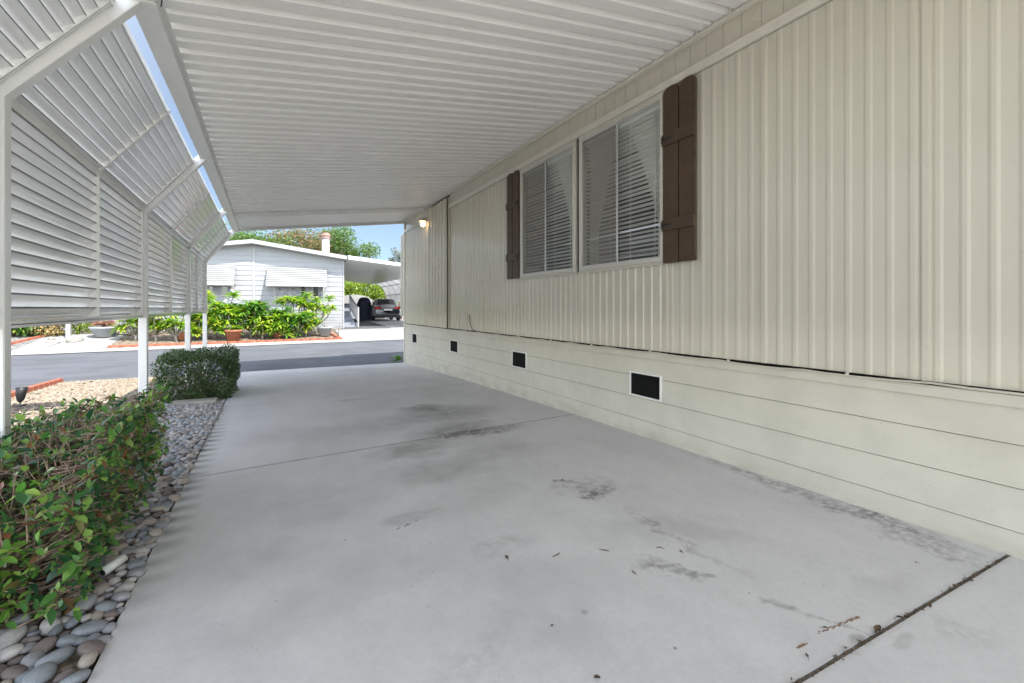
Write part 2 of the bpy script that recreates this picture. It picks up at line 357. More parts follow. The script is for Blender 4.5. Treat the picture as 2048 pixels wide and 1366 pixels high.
def asphalt(name, col, var=.15):
    m, t, b = base(name, .9, .3)
    c = ramp(t, noise_n(t, .5, 6, .6), [(.3, tuple(v*(1-var) for v in col)), (.7, tuple(v*(1+var) for v in col))])
    c = mixc(t, .35, c, ramp(t, noise_n(t, 150, 2, .6), [(.35, tuple(v*.5 for v in col)), (.65, tuple(v*1.6 for v in col))]))
    t.links.new(c, b.inputs['Base Color']); 
    pt = ramp(t, noise_n(t, .9, 3, .4, None, (1, 1.6, 1)), [(.52, g3(1)), (.56, g3(.86))]); c = mixc(t, 1., c, pt, 'MULTIPLY'); t.links.new(c, b.inputs['Base Color'])
    bump(t, b, noise_n(t, 120, 3), .4, .006); return m
M['road'] = asphalt('street_asphalt', (.105, .11, .122))
M['drive2'] = asphalt('driveway_asphalt', (.10, .10, .105))
def gravel_mat(name, cols, scale, bstr=1., dist=.02):
    m, t, b = base(name, .85, .3)
    v = nd(t, 'ShaderNodeTexVoronoi'); v.inputs['Scale'].default_value = scale; t.links.new(nd(t, 'ShaderNodeTexCoord').outputs['Object'], v.inputs['Vector'])
    sp = nd(t, 'ShaderNodeSeparateColor'); t.links.new(v.outputs['Color'], sp.inputs[0])
    c = ramp(t, sp.outputs[0], cols); d = ramp(t, v.outputs['Distance'], [(.35, g3(1)), (.75, g3(.45))])
    t.links.new(mixc(t, 1., c, d, 'MULTIPLY'), b.inputs['Base Color']); bump(t, b, math_n(t, 'SUBTRACT', 1., v.outputs['Distance']), bstr, dist); return m
M['gravel'] = gravel_mat('tan_gravel', [(0, (.30, .24, .17)), (.4, (.36, .31, .23)), (.8, (.40, .36, .30)), (1, (.22, .17, .12))], 26)
M['wgravel'] = gravel_mat('white_gravel', [(0, (.24, .232, .22)), (.5, (.31, .305, .295)), (1, (.18, .175, .165))], 18)
M['bed'] = gravel_mat('planting_bed', [(0, (.24, .17, .12)), (.5, (.34, .28, .22)), (1, (.12, .08, .055))], 14)
M['mulch'] = gravel_mat('dark_mulch', [(0, (.05, .045, .045)), (.5, (.10, .09, .09)), (1, (.16, .14, .13))], 30)
def island(name, cols, rough=.7, nv=.25, ns=30):
    m, t, b = base(name, rough, .4); g = nd(t, 'ShaderNodeNewGeometry'); c = ramp(t, g.outputs['Random Per Island'], cols)
    n = ramp(t, noise_n(t, ns, 5, .6), [(.3, g3(1-nv)), (.7, g3(1))])
    t.links.new(mixc(t, 1., c, n, 'MULTIPLY'), b.inputs['Base Color']); bump(t, b, noise_n(t, ns*2, 3), .15, .004); return m
PEB = [(0, (.26, .27, .29)), (.2, (.36, .36, .37)), (.4, (.30, .33, .37)), (.6, (.42, .38, .35)), (.8, (.46, .44, .43)), (.9, (.33, .26, .23)), (1, (.22, .23, .26))]
M['pebmix'] = island('river_pebbles_mixed', PEB)
M['tanstone'] = island('tan_gravel_stone', [(0, (.24, .175, .12)), (.4, (.32, .265, .20)), (.8, (.36, .325, .265)), (1, (.19, .14, .09))], .85)
M['mulchbits'] = island('mulch_bits', [(0, (.03, .025, .025)), (1, (.13, .11, .10))], .9)
def peb(name, col): return simple(name, col, .62, .45, var=.16, nscale=18, bscale=70, bstr=.12)
PM = [('blue_grey', peb('pebble_blue_grey', (.215, .232, .25))), ('grey', peb('pebble_grey', (.27, .27, .28))), ('tan', peb('pebble_tan', (.34, .295, .255))), ('pale', peb('pebble_pale', (.42, .395, .375))), ('dark brown', peb('pebble_brown', (.16, .13, .12)))]
M['hedgeleaf'] = leafmat('hedge_leaf', [(0, (.02, .07, .035)), (.35, (.05, .145, .04)), (.6, (.11, .25, .05)), (.78, (.25, .42, .08)), (.87, (.22, .27, .09)), (.94, (.15, .08, .035)), (1, (.22, .085, .035))], .3, .3)
M['boxleaf'] = leafmat('boxy_shrub_leaf', [(0, (.02, .05, .022)), (.5, (.05, .10, .03)), (.8, (.09, .15, .04)), (.95, (.13, .19, .06)), (1, (.14, .08, .04))], .35, .2)
M['plumleaf'] = leafmat('plumeria_leaf', [(0, (.08, .20, .03)), (.4, (.18, .34, .04)), (.7, (.34, .48, .05)), (.9, (.50, .56, .08)), (1, (.6, .52, .12))], .35, .4)
M['plumdark'] = leafmat('plumeria_leaf_deep_green', [(0, (.04, .12, .03)), (.5, (.10, .24, .035)), (.85, (.20, .36, .05)), (1, (.38, .45, .08))], .35, .35)
M['tree1'] = leafmat('tree_leaf_green', [(0, (.05, .10, .025)), (.5, (.09, .17, .035)), (1, (.17, .25, .06))], .5, .35)
M['tree2'] = leafmat('tree_leaf_reddish', [(0, (.06, .11, .03)), (.45, (.12, .17, .05)), (.7, (.24, .15, .07)), (1, (.34, .17, .10))], .5, .35)
M['tree3'] = leafmat('tree_leaf_greygreen', [(0, (.10, .14, .11)), (.6, (.17, .21, .17)), (1, (.26, .25, .20))], .5, .3)
M['hedge2'] = leafmat('bright_hedge_leaf', [(0, (.07, .13, .02)), (.5, (.18, .27, .03)), (1, (.33, .40, .05))], .4, .4)
M['pinkleaf'] = leafmat('pink_succulent_leaf', [(0, (.35, .13, .12)), (.5, (.50, .28, .22)), (1, (.45, .42, .25))], .5, .3)
M['drygrass'] = leafmat('dry_grass_leaf', [(0, (.40, .26, .12)), (.5, (.50, .38, .18)), (1, (.25, .30, .08))], .6, .3)

# ------------------------------------------------------------------ foliage helpers
def leaf(mb, p, d, up, L, W, fold=.25, droop=.15):
    d = d.normalized(); s = d.cross(up)
    if s.length < .05: s = d.cross(Vector((1, .3, .1)))
    s.normalize(); n = s.cross(d).normalized()
    vs = [p, p+d*L*.38+s*W*.5+n*fold*W*.5, p+d*L*.42, p+d*L*.38-s*W*.5+n*fold*W*.5, p+d*L-n*droop*L, p+d*L*.75+s*W*.33+n*(fold*W*.35-droop*L*.5), p+d*L*.75-s*W*.33+n*(fold*W*.35-droop*L*.5)]
    mb.add(vs, [(0, 1, 2), (0, 2, 3), (1, 5, 2), (2, 6, 3), (2, 5, 4), (2, 4, 6)], True)
def rv(r=rnd): 
    while True:
        v = Vector((r.uniform(-1, 1), r.uniform(-1, 1), r.uniform(-1, 1)))
        if .1 < v.length < 1: return v.normalized()
def small_leaf(mb, p, L, r):                            # 2-face leaf for far foliage
    d = rv(r); s = d.cross(rv(r)).normalized()
    mb.add([p-d*L*.5, p+s*L*.28, p+d*L*.5, p-s*L*.28], [(0, 1, 2, 3)], True)
def tree(name, x, y, top, crown_h, rx, ry, n, L, mat, label, seed, clumps=26, trunk_r=.18, cat='tree', group=None, fill=.35):
    r = random.Random(seed); g = G(x, y); root = empty(name, (x, y, g), 0, label, cat, group)
    cz = top-g-crown_h/2; cs = []
    for i in range(clumps):
        v = rv(r); k = r.uniform(.45, .95); cs.append((Vector((v.x*rx*k, v.y*ry*k, cz+v.z*crown_h/2*k)), r.uniform(.55, 1.1)))
    mb = MB()
    for i in range(n):
        c, s = r.choice(cs); v = rv(r)*(r.random()**.45)*s*fill*(rx+crown_h)/2
        small_leaf(mb, c+Vector((v.x, v.y, v.z*.75)), L*r.uniform(.6, 1.3), r)
    mb.build('crown', mat, root)
    t = MB(); fork = max(.5, top-g-crown_h*.95)
    t.tube([(0, 0, -.1), (.05, .02, fork*.5), (0, 0, fork)], [trunk_r*1.2, trunk_r, trunk_r*.8], 8)
    for c, s in cs:
        m = Vector((c.x*.35, c.y*.35, fork+(c.z-fork)*.45)); t.tube([(0, 0, fork*.95), m, c], [trunk_r*.45, trunk_r*.25, .02], 5)
    t.build('trunk', M['wood'], root)
    return root

# ------------------------------------------------------------------ ground, road, paths
def frange(a, b, s):
    n = max(1, int(math.ceil((b-a)/s))); return [a+(b-a)*i/n for i in range(n+1)]
def sheet(name, xs, ws, dz, mat, jitter=None):
    mb = MB(); nx, nw = len(xs), len(ws)
    for wv in ws:
        for x in xs:
            y = YY(x, wv); z = GW(wv)+dz
            mb.v.append((x, y, z))
    for j in range(nw-1):
        for i in range(nx-1): mb.f.append((j*nx+i, j*nx+i+1, (j+1)*nx+i+1, (j+1)*nx+i)); mb.m.append(0); mb.sm.append(True)
    o = mb.build(name, mat); return tag(o, kind='structure')
wknots = lambda a, b, s=1.: sorted(set(frange(a, b, s)+[p[0] for p in PROF if a < p[0] < b]))
gm, t, b = base('yard_soil', .95, .2)
t.links.new(ramp(t, noise_n(t, 1.5, 6), [(.3, (.10, .085, .06)), (.7, (.19, .16, .115))]), b.inputs['Base Color']); bump(t, b, noise_n(t, 30, 4), .5, .03)
sheet('ground', [-300, -150, -80, -40]+frange(-30, 30, 2)+[40, 80, 150, 300], [-60, -20]+wknots(-6, 60, 1)+[100, 200, 300, 500], -.03, gm)
sheet('road', frange(-40, 40, 1), wknots(11.62, 19.0, .5), -.012, M['road'])
sheet('side_road', frange(-12, -3.42, .8), wknots(3, 11.62, .5), -.016, M['road'])
# near slab: panels between joints
def jz(y): return GW(y)
def slab_piece(mb, c0, c1, c2, c3):       # c = left-near y, right-near y, right-far y, left-far y
    x0, x1 = -.5, 3.12; nx, ny = 12, max(3, int((c2-c1)/.25)); top = []
    for j in range(ny+1):
        f = j/ny
        for i in range(nx+1):
            u = i/nx; x = x0+(x1-x0)*u; ya = c0+(c1-c0)*u; yb = c3+(c2-c3)*u; y = ya+(yb-ya)*f
            top.append((x, y, jz(y)))
    fs = [(j*(nx+1)+i, j*(nx+1)+i+1, (j+1)*(nx+1)+i+1, (j+1)*(nx+1)+i) for j in range(ny) for i in range(nx)]
    mb.add(top, fs, False)
    ring = [i for i in range(nx+1)]+[j*(nx+1)+nx for j in range(1, ny+1)]+[ny*(nx+1)+i for i in range(nx-1, -1, -1)]+[j*(nx+1) for j in range(ny-1, 0, -1)]
    n = len(ring); vs = [top[k] for k in ring]+[(top[k][0], top[k][1], top[k][2]-.1) for k in ring]
    mb.add(vs, [(i, n+i, n+(i+1) % n, (i+1) % n) for i in range(n)], False)
sl = MB()
slab_piece(sl, -14, -14, .775, .875)  # unseen run behind the camera, lengthened to bounce sunlight under the roof
slab_piece(sl, .892, .792, 4.243, 3.914)
slab_piece(sl, 3.925, 4.254, 7.076, 6.806)
slab_piece(sl, 6.816, 7.086, 9.548, 9.448)
slab_piece(sl, 9.453, 9.553, 11.55, 11.5)
so = tag(sl.build('driveway', M['slab']), kind='structure')
bevel(so, .006, 2)
jf = MB()                                   # dirt in the joints
for (ya, yb, wd, dz) in ((.8835, .7835, .02, -.006), (3.9195, 4.2485, .014, -.004), (6.811, 7.081, .012, -.004), (9.4505, 9.5505, .008, -.004)):
    jf.add([(-.5, ya-wd/2, jz(ya)+dz), (3.12, yb-wd/2, jz(yb)+dz), (3.12, yb+wd/2, jz(yb)+dz), (-.5, ya+wd/2, jz(ya)+dz)], [(0, 1, 2, 3)])
tag(jf.build('joint_dirt', simple('joint_dirt_mat', (.15, .13, .105), .95, var=.4, nscale=60, bscale=120, bstr=.5)), kind='structure')
tag(MB().build('dummy', M['dark']), kind='structure'); bpy.data.objects.remove(bpy.data.objects['dummy'])
# driveway apron to the street
ap = MB(); vs = []
for i in range(13):
    x = -.5+3.7*i/12
    for y in (11.552, 11.75): vs.append((x, y, G(x, y)+.002 if y > 11.6 else G(x, y)-.004))
sheet('kerb_concrete', frange(-40, 40, 1), [19.0, 19.12, 19.45], .006, M['concrete2'])
sheet('apron_concrete', frange(2.72, 12, 1), wknots(19.45, 22.0, .4), .002, M['concrete2'])
sheet('neighbour_driveway', frange(3.05, 12, 1), wknots(22.0, 37, 1), -.004, M['drive2'])
cp = MB(); 
for k in range(8):
    ya, yb = 22.6+k*1.4, 22.6+k*1.4+1.36; xa, xb = 5.35+.05*k, 8.6
    cp.box(xa, xb, ya, yb, G(6, ya)-.06, G(6, ya)+.03)
tag(cp.build('concrete_parking_strip', M['concrete2']), kind='structure')
sheet('gravel_yard', frange(-3.38, -.52, .3), wknots(1.0, 11.6, .25), -.012, M['gravel'])
sheet('rear_bounce_gravel', frange(-9, -.52, .6), wknots(-14, 1.0, .5), -.012, M['gravel'])  # unseen gravel added behind the camera to bounce light onto louvres and ceiling
sheet('rear_bounce_yard', frange(3.2, 12, .8), wknots(-14, -4.2, .5), -.012, M['gravel'])  # unseen too, added as a bright bounce surface
sheet('neighbour_gravel', frange(-22, -6.7, 1), wknots(19.45, 24, .4), .004, M['wgravel'])
sheet('entry_path', frange(-6.7, -4.6, .3), wknots(19.45, 22.4, .4), .010, M['concrete2'])
sheet('planting_bed', frange(-4.6, 2.66, .4), wknots(19.45, 22.5, .4), .006, M['bed'])

# ------------------------------------------------------------------ near mobile home
XW = 3.1
home = empty('mobile_home', (XW, 4.0, -.05), 0, 'cream mobile home with ribbed metal siding and brown shutters beside the driveway', 'mobile home')
def rib_profile(y0, y1, pitch=.105, depth=.0065, flat=.064, sl=.008, phase=0.):
    ys = [(y0, 0)]; k = math.floor((y0-phase)/pitch)
    pts = []
    while phase+k*pitch < y1:
        a = phase+k*pitch
        for q, h in ((flat, 0), (flat+sl, -depth), (pitch-sl, -depth), (pitch, 0)): pts.append((a+q, h))
        k += 1
    def h_at(y):
        for (a, h0), (b, h1) in zip(pts, pts[1:]):
            if a <= y <= b: return h0+(h1-h0)*(y-a)/(b-a) if b > a else h0
        return 0
    return [(y0, h_at(y0))]+[p for p in pts if y0 < p[0] < y1]+[(y1, h_at(y1))]
def ribs(mb, y0, y1, z0, z1, x=XW, **kw):
    pr = rib_profile(y0, y1, **kw); vs = []
    n = len(pr)
    for z in (z0, z1):
        for y, h in pr: vs.append((x+h, y, z))
    mb.add(vs, [(i, n+i, n+i+1, i+1) for i in range(n-1)], False)
W1, W2 = (4.215, 5.465), (2.90, 4.12)       # windows, y ranges
WZ0, WZ1 = 1.575, 3.05
s = MB()
seams = [-3.5, -.9, .27, 1.49, 2.72]
def secs(a, b, z0, z1, **kw): ribs(s, a, b, z0, z1, **kw)
secs(-4, W2[0], .775, 3.08, phase=.02, depth=.0035, flat=.058, sl=.014)
secs(W2[0], W1[1], .775, WZ0, phase=.05, depth=.008)
secs(W1[1], 8.28, .775, 3.08, phase=.05, depth=.011)
ribs(s, 8.32, 9.45, .775, 3.30, x=XW-.03, pitch=.19, depth=.03, flat=.10, sl=.03)
ribs(s, 9.45, 11.5, .775, 3.08, depth=.011)
# seams: overlapping sheet edges
for y in (-.2, 1.08, 1.98, 2.875, 4.15, 5.52, 6.73, 7.9): s.box(XW-.0095, XW-.001, y, y+.03, .775, 3.08 if not 2.8 < y < 5.48 else WZ0)
s.box(XW-.03, XW, 8.298, 8.325, .775, 3.3)
s.build('siding', M['siding'], home, world=True)
f = MB()                                     # frieze above the band
ribs(f, -4, 8.30, 3.14, 3.40, x=XW-.004, pitch=.155, depth=-.006, flat=.1475, sl=.002); ribs(f, 9.45, 11.5, 3.14, 3.40, x=XW-.004, pitch=.155, depth=-.006, flat=.1475, sl=.002)
f.build('frieze', M['siding'], home, world=True)
for ya, yb in ((-4, 8.30), (9.46, 11.5)): f = MB(); f.cbox(XW-.028, XW+.01, ya, yb, 3.085, 3.15); f.cbox(XW-.034, XW-.02, ya, yb, 3.135, 3.155); f.build('band_trim', M['trim'], home, world=True)
f = MB(); f.box(XW+.004, XW+.05, -4, 11.48, .70, WZ0-.02); f.box(XW+.004, XW+.05, -4, W2[0]-.03, WZ0-.02, 3.4); f.box(XW+.004, XW+.05, W1[1]+.03, 11.48, WZ0-.02, 3.4); f.box(XW+.004, XW+.05, W2[0]-.03, W1[1]+.03, WZ1+.03, 3.4)
f.box(XW+.004, XW+.05, W2[1]+.02, W1[0]-.02, WZ0, WZ1)
f.build('sheathing', M['dark'], home, world=True)
# outer corner, end wall, roof, hidden sides
f = MB(); f.cbox(XW-.035, XW+.06, 11.5, 11.56, -.35, 3.42); f.build('corner_trim', M['trim'], home, world=True)
f = MB(); f.box(XW+.06, XW+7.2, 11.47, 11.53, -.35, 3.4); f.box(XW+7.14, XW+7.2, -4, 11.47, -.35, 3.4); f.box(XW+.06, XW+7.2, -4.06, -4, -.35, 3.4)
f.build('outer_wall', M['siding'], home, world=True)
f = MB(); f.add([(XW-.05, -4.1, 3.62), (XW+3.6, -4.1, 4.05), (XW+7.3, -4.1, 3.55), (XW-.05, 11.7, 3.62), (XW+3.6, 11.7, 4.05), (XW+7.3, 11.7, 3.55),
                 (XW-.05, -4.1, 3.45), (XW+3.6, -4.1, 3.45), (XW+7.3, -4.1, 3.45), (XW-.05, 11.7, 3.45), (XW+3.6, 11.7, 3.45), (XW+7.3, 11.7, 3.45)],
                [(0, 1, 4, 3), (1, 2, 5, 4), (6, 9, 10, 7), (7, 10, 11, 8), (0, 3, 9, 6), (2, 8, 11, 5), (0, 6, 7, 1), (1, 7, 8, 2), (3, 4, 10, 9), (4, 5, 11, 10)])
f.build('roof', M['roofsh'], home, world=True)
# small projecting bay panel seen at the far corner
f = MB(); ribs(f, 11.56, 11.9, .97, 3.05, x=XW-.02, pitch=.06, depth=.008, flat=.03, sl=.006); f.box(XW-.02, XW+.9, 11.9, 11.93, .97, 3.05); f.box(XW-.02, XW+.9, 11.56, 11.9, 3.05, 3.09); f.box(XW-.015, XW+.9, 11.56, 11.9, .95, .969)
f.build('bay_panel', M['siding'], home, world=True)
# skirting of lapped boards
f = MB()
def lap(y0, y1, z0, z1, mb=f):
    z0 = z0+.005
    mb.add([(XW-.021, y0, z0), (XW-.021, y1, z0), (XW-.015, y1, z1), (XW-.015, y0, z1), (XW+.004, y0, z0), (XW+.004, y1, z0), (XW+.004, y0, z1), (XW+.004, y1, z1)],
           [(0, 1, 2, 3), (0, 4, 5, 1), (0, 3, 6, 4), (1, 5, 7, 2), (2, 7, 6, 3)], False)
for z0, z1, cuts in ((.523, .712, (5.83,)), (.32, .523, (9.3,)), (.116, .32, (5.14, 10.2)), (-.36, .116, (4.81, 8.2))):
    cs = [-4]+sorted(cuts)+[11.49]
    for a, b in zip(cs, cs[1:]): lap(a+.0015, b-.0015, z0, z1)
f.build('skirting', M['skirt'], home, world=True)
f = MB(); f.box(XW-.008, XW+.003, -4, 11.48, -.36, .71); f.build('skirting_backing', simple('shadow_groove', (.16, .14, .10), .9), home, world=True)
f = MB(); f.cbox(XW-.034, XW+.004, -4, 11.49, .700, .758, .003); f.build('skirt_cap', M['skirt'], home, world=True)
f = MB(); f.box(XW-.012, XW+.003, -4, 8.2, .757, .776); f.build('sill_gap', M['dark'], home, world=True)
# cable clipped along the cap
f = MB(); pts = []; y = -1.5; i = 0
while y < 8.0:
    pts.append((XW-.036-.010*(i % 2), y, .766+.012*math.sin(y*2.1)*max(0, (3-y)/3)-.008*math.sin(math.pi*((i % 4)/4)))); y += .16; i += 1
f.tube(pts, .0065, 6)
f.tube([(XW-.034, y_, .766-.018*math.sin(math.pi*((y_*1.3) % 1))) for y_ in frange(1.0, 6, .1)], .003, 5)
for y_ in (1.45, 2.25, 3.05, 3.9, 4.7, 5.5): f.cbox(XW-.044, XW-.02, y_, y_+.012, .755, .778, .002)
f.build('cable', M['cable'], home, world=True)
f = MB(); f.tube([(XW-.02, 7.28, 1.05), (XW-.03, 7.25, .97), (XW-.03, 7.22, .88), (XW-.04, 7.12, .80), (XW-.035, 6.95, .775), (XW-.03, 6.6, .768)], .006, 5); f.build('loose_wire', M['black'], home, world=True)
f = MB(); f.cbox(XW-.085, XW-.012, 7.38, 7.55, .87, 1.10, .006); f.cbox(XW-.093, XW-.084, 7.395, 7.535, .93, 1.09, .003); f.build('socket_box', M['winframe'], home, world=True)
# vents
for (ya, yb) in ((2.94, 3.31), (5.325, 5.705), (7.825, 8.205), (10.42, 10.78)):
    v = MB(); v.box(XW-.0235, XW-.006, ya, yb, .345, .55); vo = v.build('vent_screen', M['dark'], home, world=True)
    v = MB(); t_ = .015; xo, xi = XW-.033, XW-.004
    v.cbox(xo, xi, ya-t_, ya+.002, .345-t_, .55+t_, .002); v.cbox(xo, xi, yb-.002, yb+t_, .345-t_, .55+t_, .002); v.cbox(xo, xi, ya, yb, .55-.002, .55+t_, .002); v.cbox(xo, xi, ya, yb, .345-t_, .345+.002, .002)
    WM[vo.name] = WM[home.name]; v.build('vent_frame', M['white'], vo, world=True)
# windows
def window(y0, y1, side_curtain):
    ym = (y0+y1)/2; f = MB(); T = .035
    for a, b, c, d in ((y0, y0+T, WZ0, WZ1), (y1-T, y1, WZ0, WZ1), (y0+T, y1-T, WZ0, WZ0+T), (y0+T, y1-T, WZ1-T, WZ1)): f.cbox(XW-.040, XW+.05, a, b, c, d, .003)
    # nailing flange
    for a, b, c, d in ((y0-.022, y0+.001, WZ0-.022, WZ1+.03), (y1-.001, y1+.022, WZ0-.022, WZ1+.03), (y0, y1, WZ0-.024, WZ0+.001), (y0, y1, WZ1-.001, WZ1+.03)): f.box(XW-.024, XW-.004, a, b, c, d)
    wo = f.build('window', M['winframe'], home, world=True)
    s_ = MB()
    for (a, b, x0) in ((y0+T, ym+.016, XW-.020), (ym-.016, y1-T, XW-.034)):     # sliding sash (near half) and screen frame (far half)
        w_ = .018
        s_.cbox(x0, x0+.014, a, a+w_, WZ0+T, WZ1-T, .002); s_.cbox(x0, x0+.014, b-w_, b, WZ0+T, WZ1-T, .002); s_.cbox(x0, x0+.014, a+w_, b-w_, WZ0+T, WZ0+T+w_, .002); s_.cbox(x0, x0+.014, a+w_, b-w_, WZ1-T-w_, WZ1-T, .002)
    s_.build('sash', M['alum'], wo, world=True)
    g = MB(); g.add([(XW-.012, y0+T+.01, WZ0+T), (XW-.012, ym, WZ0+T), (XW-.012, ym, WZ1-T), (XW-.012, y0+T+.01, WZ1-T)], [(0, 3, 2, 1)]); g.build('pane', M['glass'], wo, world=True)
    g = MB(); g.add([(XW+.004, ym, WZ0+T), (XW+.004, y1-T, WZ0+T), (XW+.004, y1-T, WZ1-T), (XW+.004, ym, WZ1-T)], [(0, 3, 2, 1)]); g.build('pane', M['glass'], wo, world=True)
    g = MB(); g.add([(XW-.028, ym+.016, WZ0+T), (XW-.028, y1-T-.012, WZ0+T), (XW-.028, y1-T-.012, WZ1-T), (XW-.028, ym+.016, WZ1-T)], [(0, 3, 2, 1)]); g.build('insect_screen', M['screen'], wo, world=True)
    g = MB(); z = WZ0+.055; k = 0
    while z < WZ1-.09:
        tl = .0075+.0015*math.sin(k*1.7)
        g.ext([(-.022, tl*.9), (-.011, tl*.6), (.0, .003), (.011, -tl*.4), (.022, -tl)], (XW+.045, y0+.03, z+.002*math.sin(k*3.1)), (XW+.045, y1-.03, z+.003*math.sin(k*2.3)), (1, 0, 0), (0, 0, 1))
        z += .0425; k += 1
    g.cbox(XW+.015, XW+.075, y0+.03, y1-.03, WZ1-.085, WZ1-.035, .003); g.cbox(XW+.022, XW+.07, y0+.03, y1-.03, WZ0+.037, WZ0+.052, .003)
    for q in (.12, .38, .62, .88):
        yq = y0+(y1-y0)*q; g.box(XW+.0205, XW+.0225, yq, yq+.004, WZ0+.05, WZ1-.05)
    yq = y0+.14; g.tube([(XW+.018, yq, WZ1-.08), (XW+.018, yq, WZ0+.45), (XW+.019, yq+.01, WZ0+.25)], .003, 5)
    g.build('blind', M['blind'], wo, world=True)
    # curtain behind the blind
    c = MB(); rows = 14; cols = 40
    for side in side_curtain:
        vs = []
        for j in range(rows+1):
            zz = WZ1-.05-(WZ1-WZ0-.08)*j/rows; u = j/rows
            wd = (.56-.40*(u/.72)) if u < .72 else .16+.03*(u-.72)
            if side < 0: ya_, yb_ = y0+.02, y0+.02+wd
            else: ya_, yb_ = y1-.02, y1-.02-wd*.8
            for i in range(cols+1): vs.append((XW+.105+.018*math.sin(i*1.15+.5*math.sin(j*.4)), ya_+(yb_-ya_)*i/cols, zz))
        c.add(vs, [(j*(cols+1)+i, j*(cols+1)+i+1, (j+1)*(cols+1)+i+1, (j+1)*(cols+1)+i) for j in range(rows) for i in range(cols)], True)
    c.build('curtain', M['curtain'], wo, world=True)
    return wo
window(*W2, (-1, 1)); window(*W1, (-1,))
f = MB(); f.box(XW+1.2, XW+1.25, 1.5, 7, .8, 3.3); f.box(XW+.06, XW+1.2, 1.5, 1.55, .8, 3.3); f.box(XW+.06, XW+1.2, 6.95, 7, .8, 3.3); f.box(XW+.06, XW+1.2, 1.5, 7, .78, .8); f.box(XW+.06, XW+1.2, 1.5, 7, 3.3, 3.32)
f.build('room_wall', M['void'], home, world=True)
# shutters
def shutter(y0, y1, z0, z1):
    so_ = None; ym = (y0+y1)/2
    for (a, b) in ((y0, ym-.006), (ym+.006, y1)):
        c = (a+b)/2; hw = (b-a)/2; prof = [(-hw, z0), (hw, z0), (hw, z1-.055)]
        prof += [(hw*math.cos(an), z1-.055+.055*math.sin(an)**.8) for an in [math.pi*q/10 for q in range(1, 10)]]+[(-hw, z1-.055)]
        f = MB(); f.ext(prof, (XW-.045, c, 0), (XW-.022, c, 0), (0, 1, 0), (0, 0, 1), closed=True, cap=True)
        if so_ is None:
            bk = MB(); bk.box(XW-.0225, XW-.018, y0+.03, y1-.03, z0+.02, z1-.12); so_ = bk.build('shutter', M['dark'], home, world=True)
        bevel(f.build('board', M['brown'], so_, world=True), .002)
    for zb in (2.575, 1.835):
        b_ = MB(); b_.cbox(XW-.062, XW-.044, y0-.002, y1+.002, zb, zb+.098, .003); bo = b_.build('batten', M['brown'], so_, world=True)
    hy = y1 if y0 < 3 else y0
    sg = -1 if y0 < 3 else 1
    for zb in (2.625, 1.885):
        h_ = MB(); h_.cbox(XW-.070, XW-.061, min(hy, hy+sg*.012), max(hy, hy+sg*.012), zb-.03, zb+.03, .002)
        h_.add([(XW-.067, hy, zb-.02), (XW-.067, hy, zb+.02), (XW-.067, hy+sg*.07, zb+.008), (XW-.067, hy+sg*.10, zb+.014), (XW-.067, hy+sg*.115, zb), (XW-.067, hy+sg*.10, zb-.014), (XW-.067, hy+sg*.07, zb-.008)], [(0, 1, 2, 3, 4, 5, 6)])
        h_.build('hinge', M['black'], so_, world=True)
shutter(2.55, 2.89, 1.555, 3.08); shutter(5.50, 5.845, 1.58, 3.09)
# wall lamp
LY, LZ = 9.62, 3.02
f = MB(); f.cbox(XW-.10, XW-.012, LY-.05, LY+.05, LZ+.02, LZ+.13, .01); f.lathe((XW-.13, LY, LZ-.005), [(.0, .115), (.05, .105), (.075, .06), (.085, .03)], 18); f.tube([(XW-.09, LY, LZ+.07), (XW-.13, LY, LZ+.10)], .018, 8)
lo = f.build('wall_lamp', M['alum'], home, world=True)
f = MB(); f.lathe((XW-.13, LY, LZ-.05), [(.001, -.042), (.025, -.038), (.045, -.020), (.054, .0), (.054, .03), (.05, .06)], 18); f.build('lamp_globe', M['bulb'], lo, world=True)

# ------------------------------------------------------------------ carport
XP = -1.17; FR = [.25, 3.17, 6.16, 9.25, 11.6]
port = empty('carport', (XP, 6.0, G(XP, 6)), 0, 'white metal carport with ribbed roof, bent posts and louvred side over the driveway', 'carport')
def kz(y): return 2.27-.0075*y
def rz(x): return 2.90+(x+.55)*.1336
RY0 = -2.05                                 # near end of the roof, behind the camera
f = MB(); prof = []; y = RY0
while y < 11.50:
    for q, h in ((0, .0), (.088, .0), (.106, .046), (.124, .046), (.140, .0), (.232, .0), (.262, .056), (.290, .056)): prof.append((y+q, h))
    y += .308
prof = [p for p in prof if p[0] < 11.60]+[(11.605, .0)]
x0, x1 = -.60, 3.085
vs = [(x, yy_, rz(x)+h) for x in (x0, x0+.9, x0+1.8, x0+2.7, x1) for yy_, h in prof]; n = len(prof)
f.add(vs, [(k*n+i, (k+1)*n+i, (k+1)*n+i+1, k*n+i+1) for k in range(4) for i in range(n-1)], False)
f.add([(x, yy_, rz(x)+h+.003) for x in (x0, x1) for yy_, h in prof], [(i, i+1, n+i+1, n+i) for i in range(n-1)], False)
f.build('pan_roof', M['ceil'], port, world=True)
f = MB()                                   # ledger at the wall
f.cbox(XW-.055, XW-.006, RY0, 11.55, 3.345, 3.372, .003); f.cbox(XW-.012, XW-.004, -3, 11.55, 3.37, 3.44, .002)
f.build('ledger', M['trim'], port, world=True)
f = MB()                                   # gutter channel along the outer edge
GX0, GX1 = -.665, -.545
zg = rz(-.6)
f.ext([(GX1, zg-.055), (GX1, zg+.0), (GX1-.004, zg+.0), (GX1-.004, zg-.051), (GX0+.004, zg-.051), (GX0+.004, zg+.105), (GX0+.02, zg+.105), (GX0+.02, zg+.11), (GX0, zg+.11), (GX0, zg-.055)], (0, RY0, 0), (0, 11.62, 0), (1, 0, 0), (0, 0, 1), closed=True, cap=True)
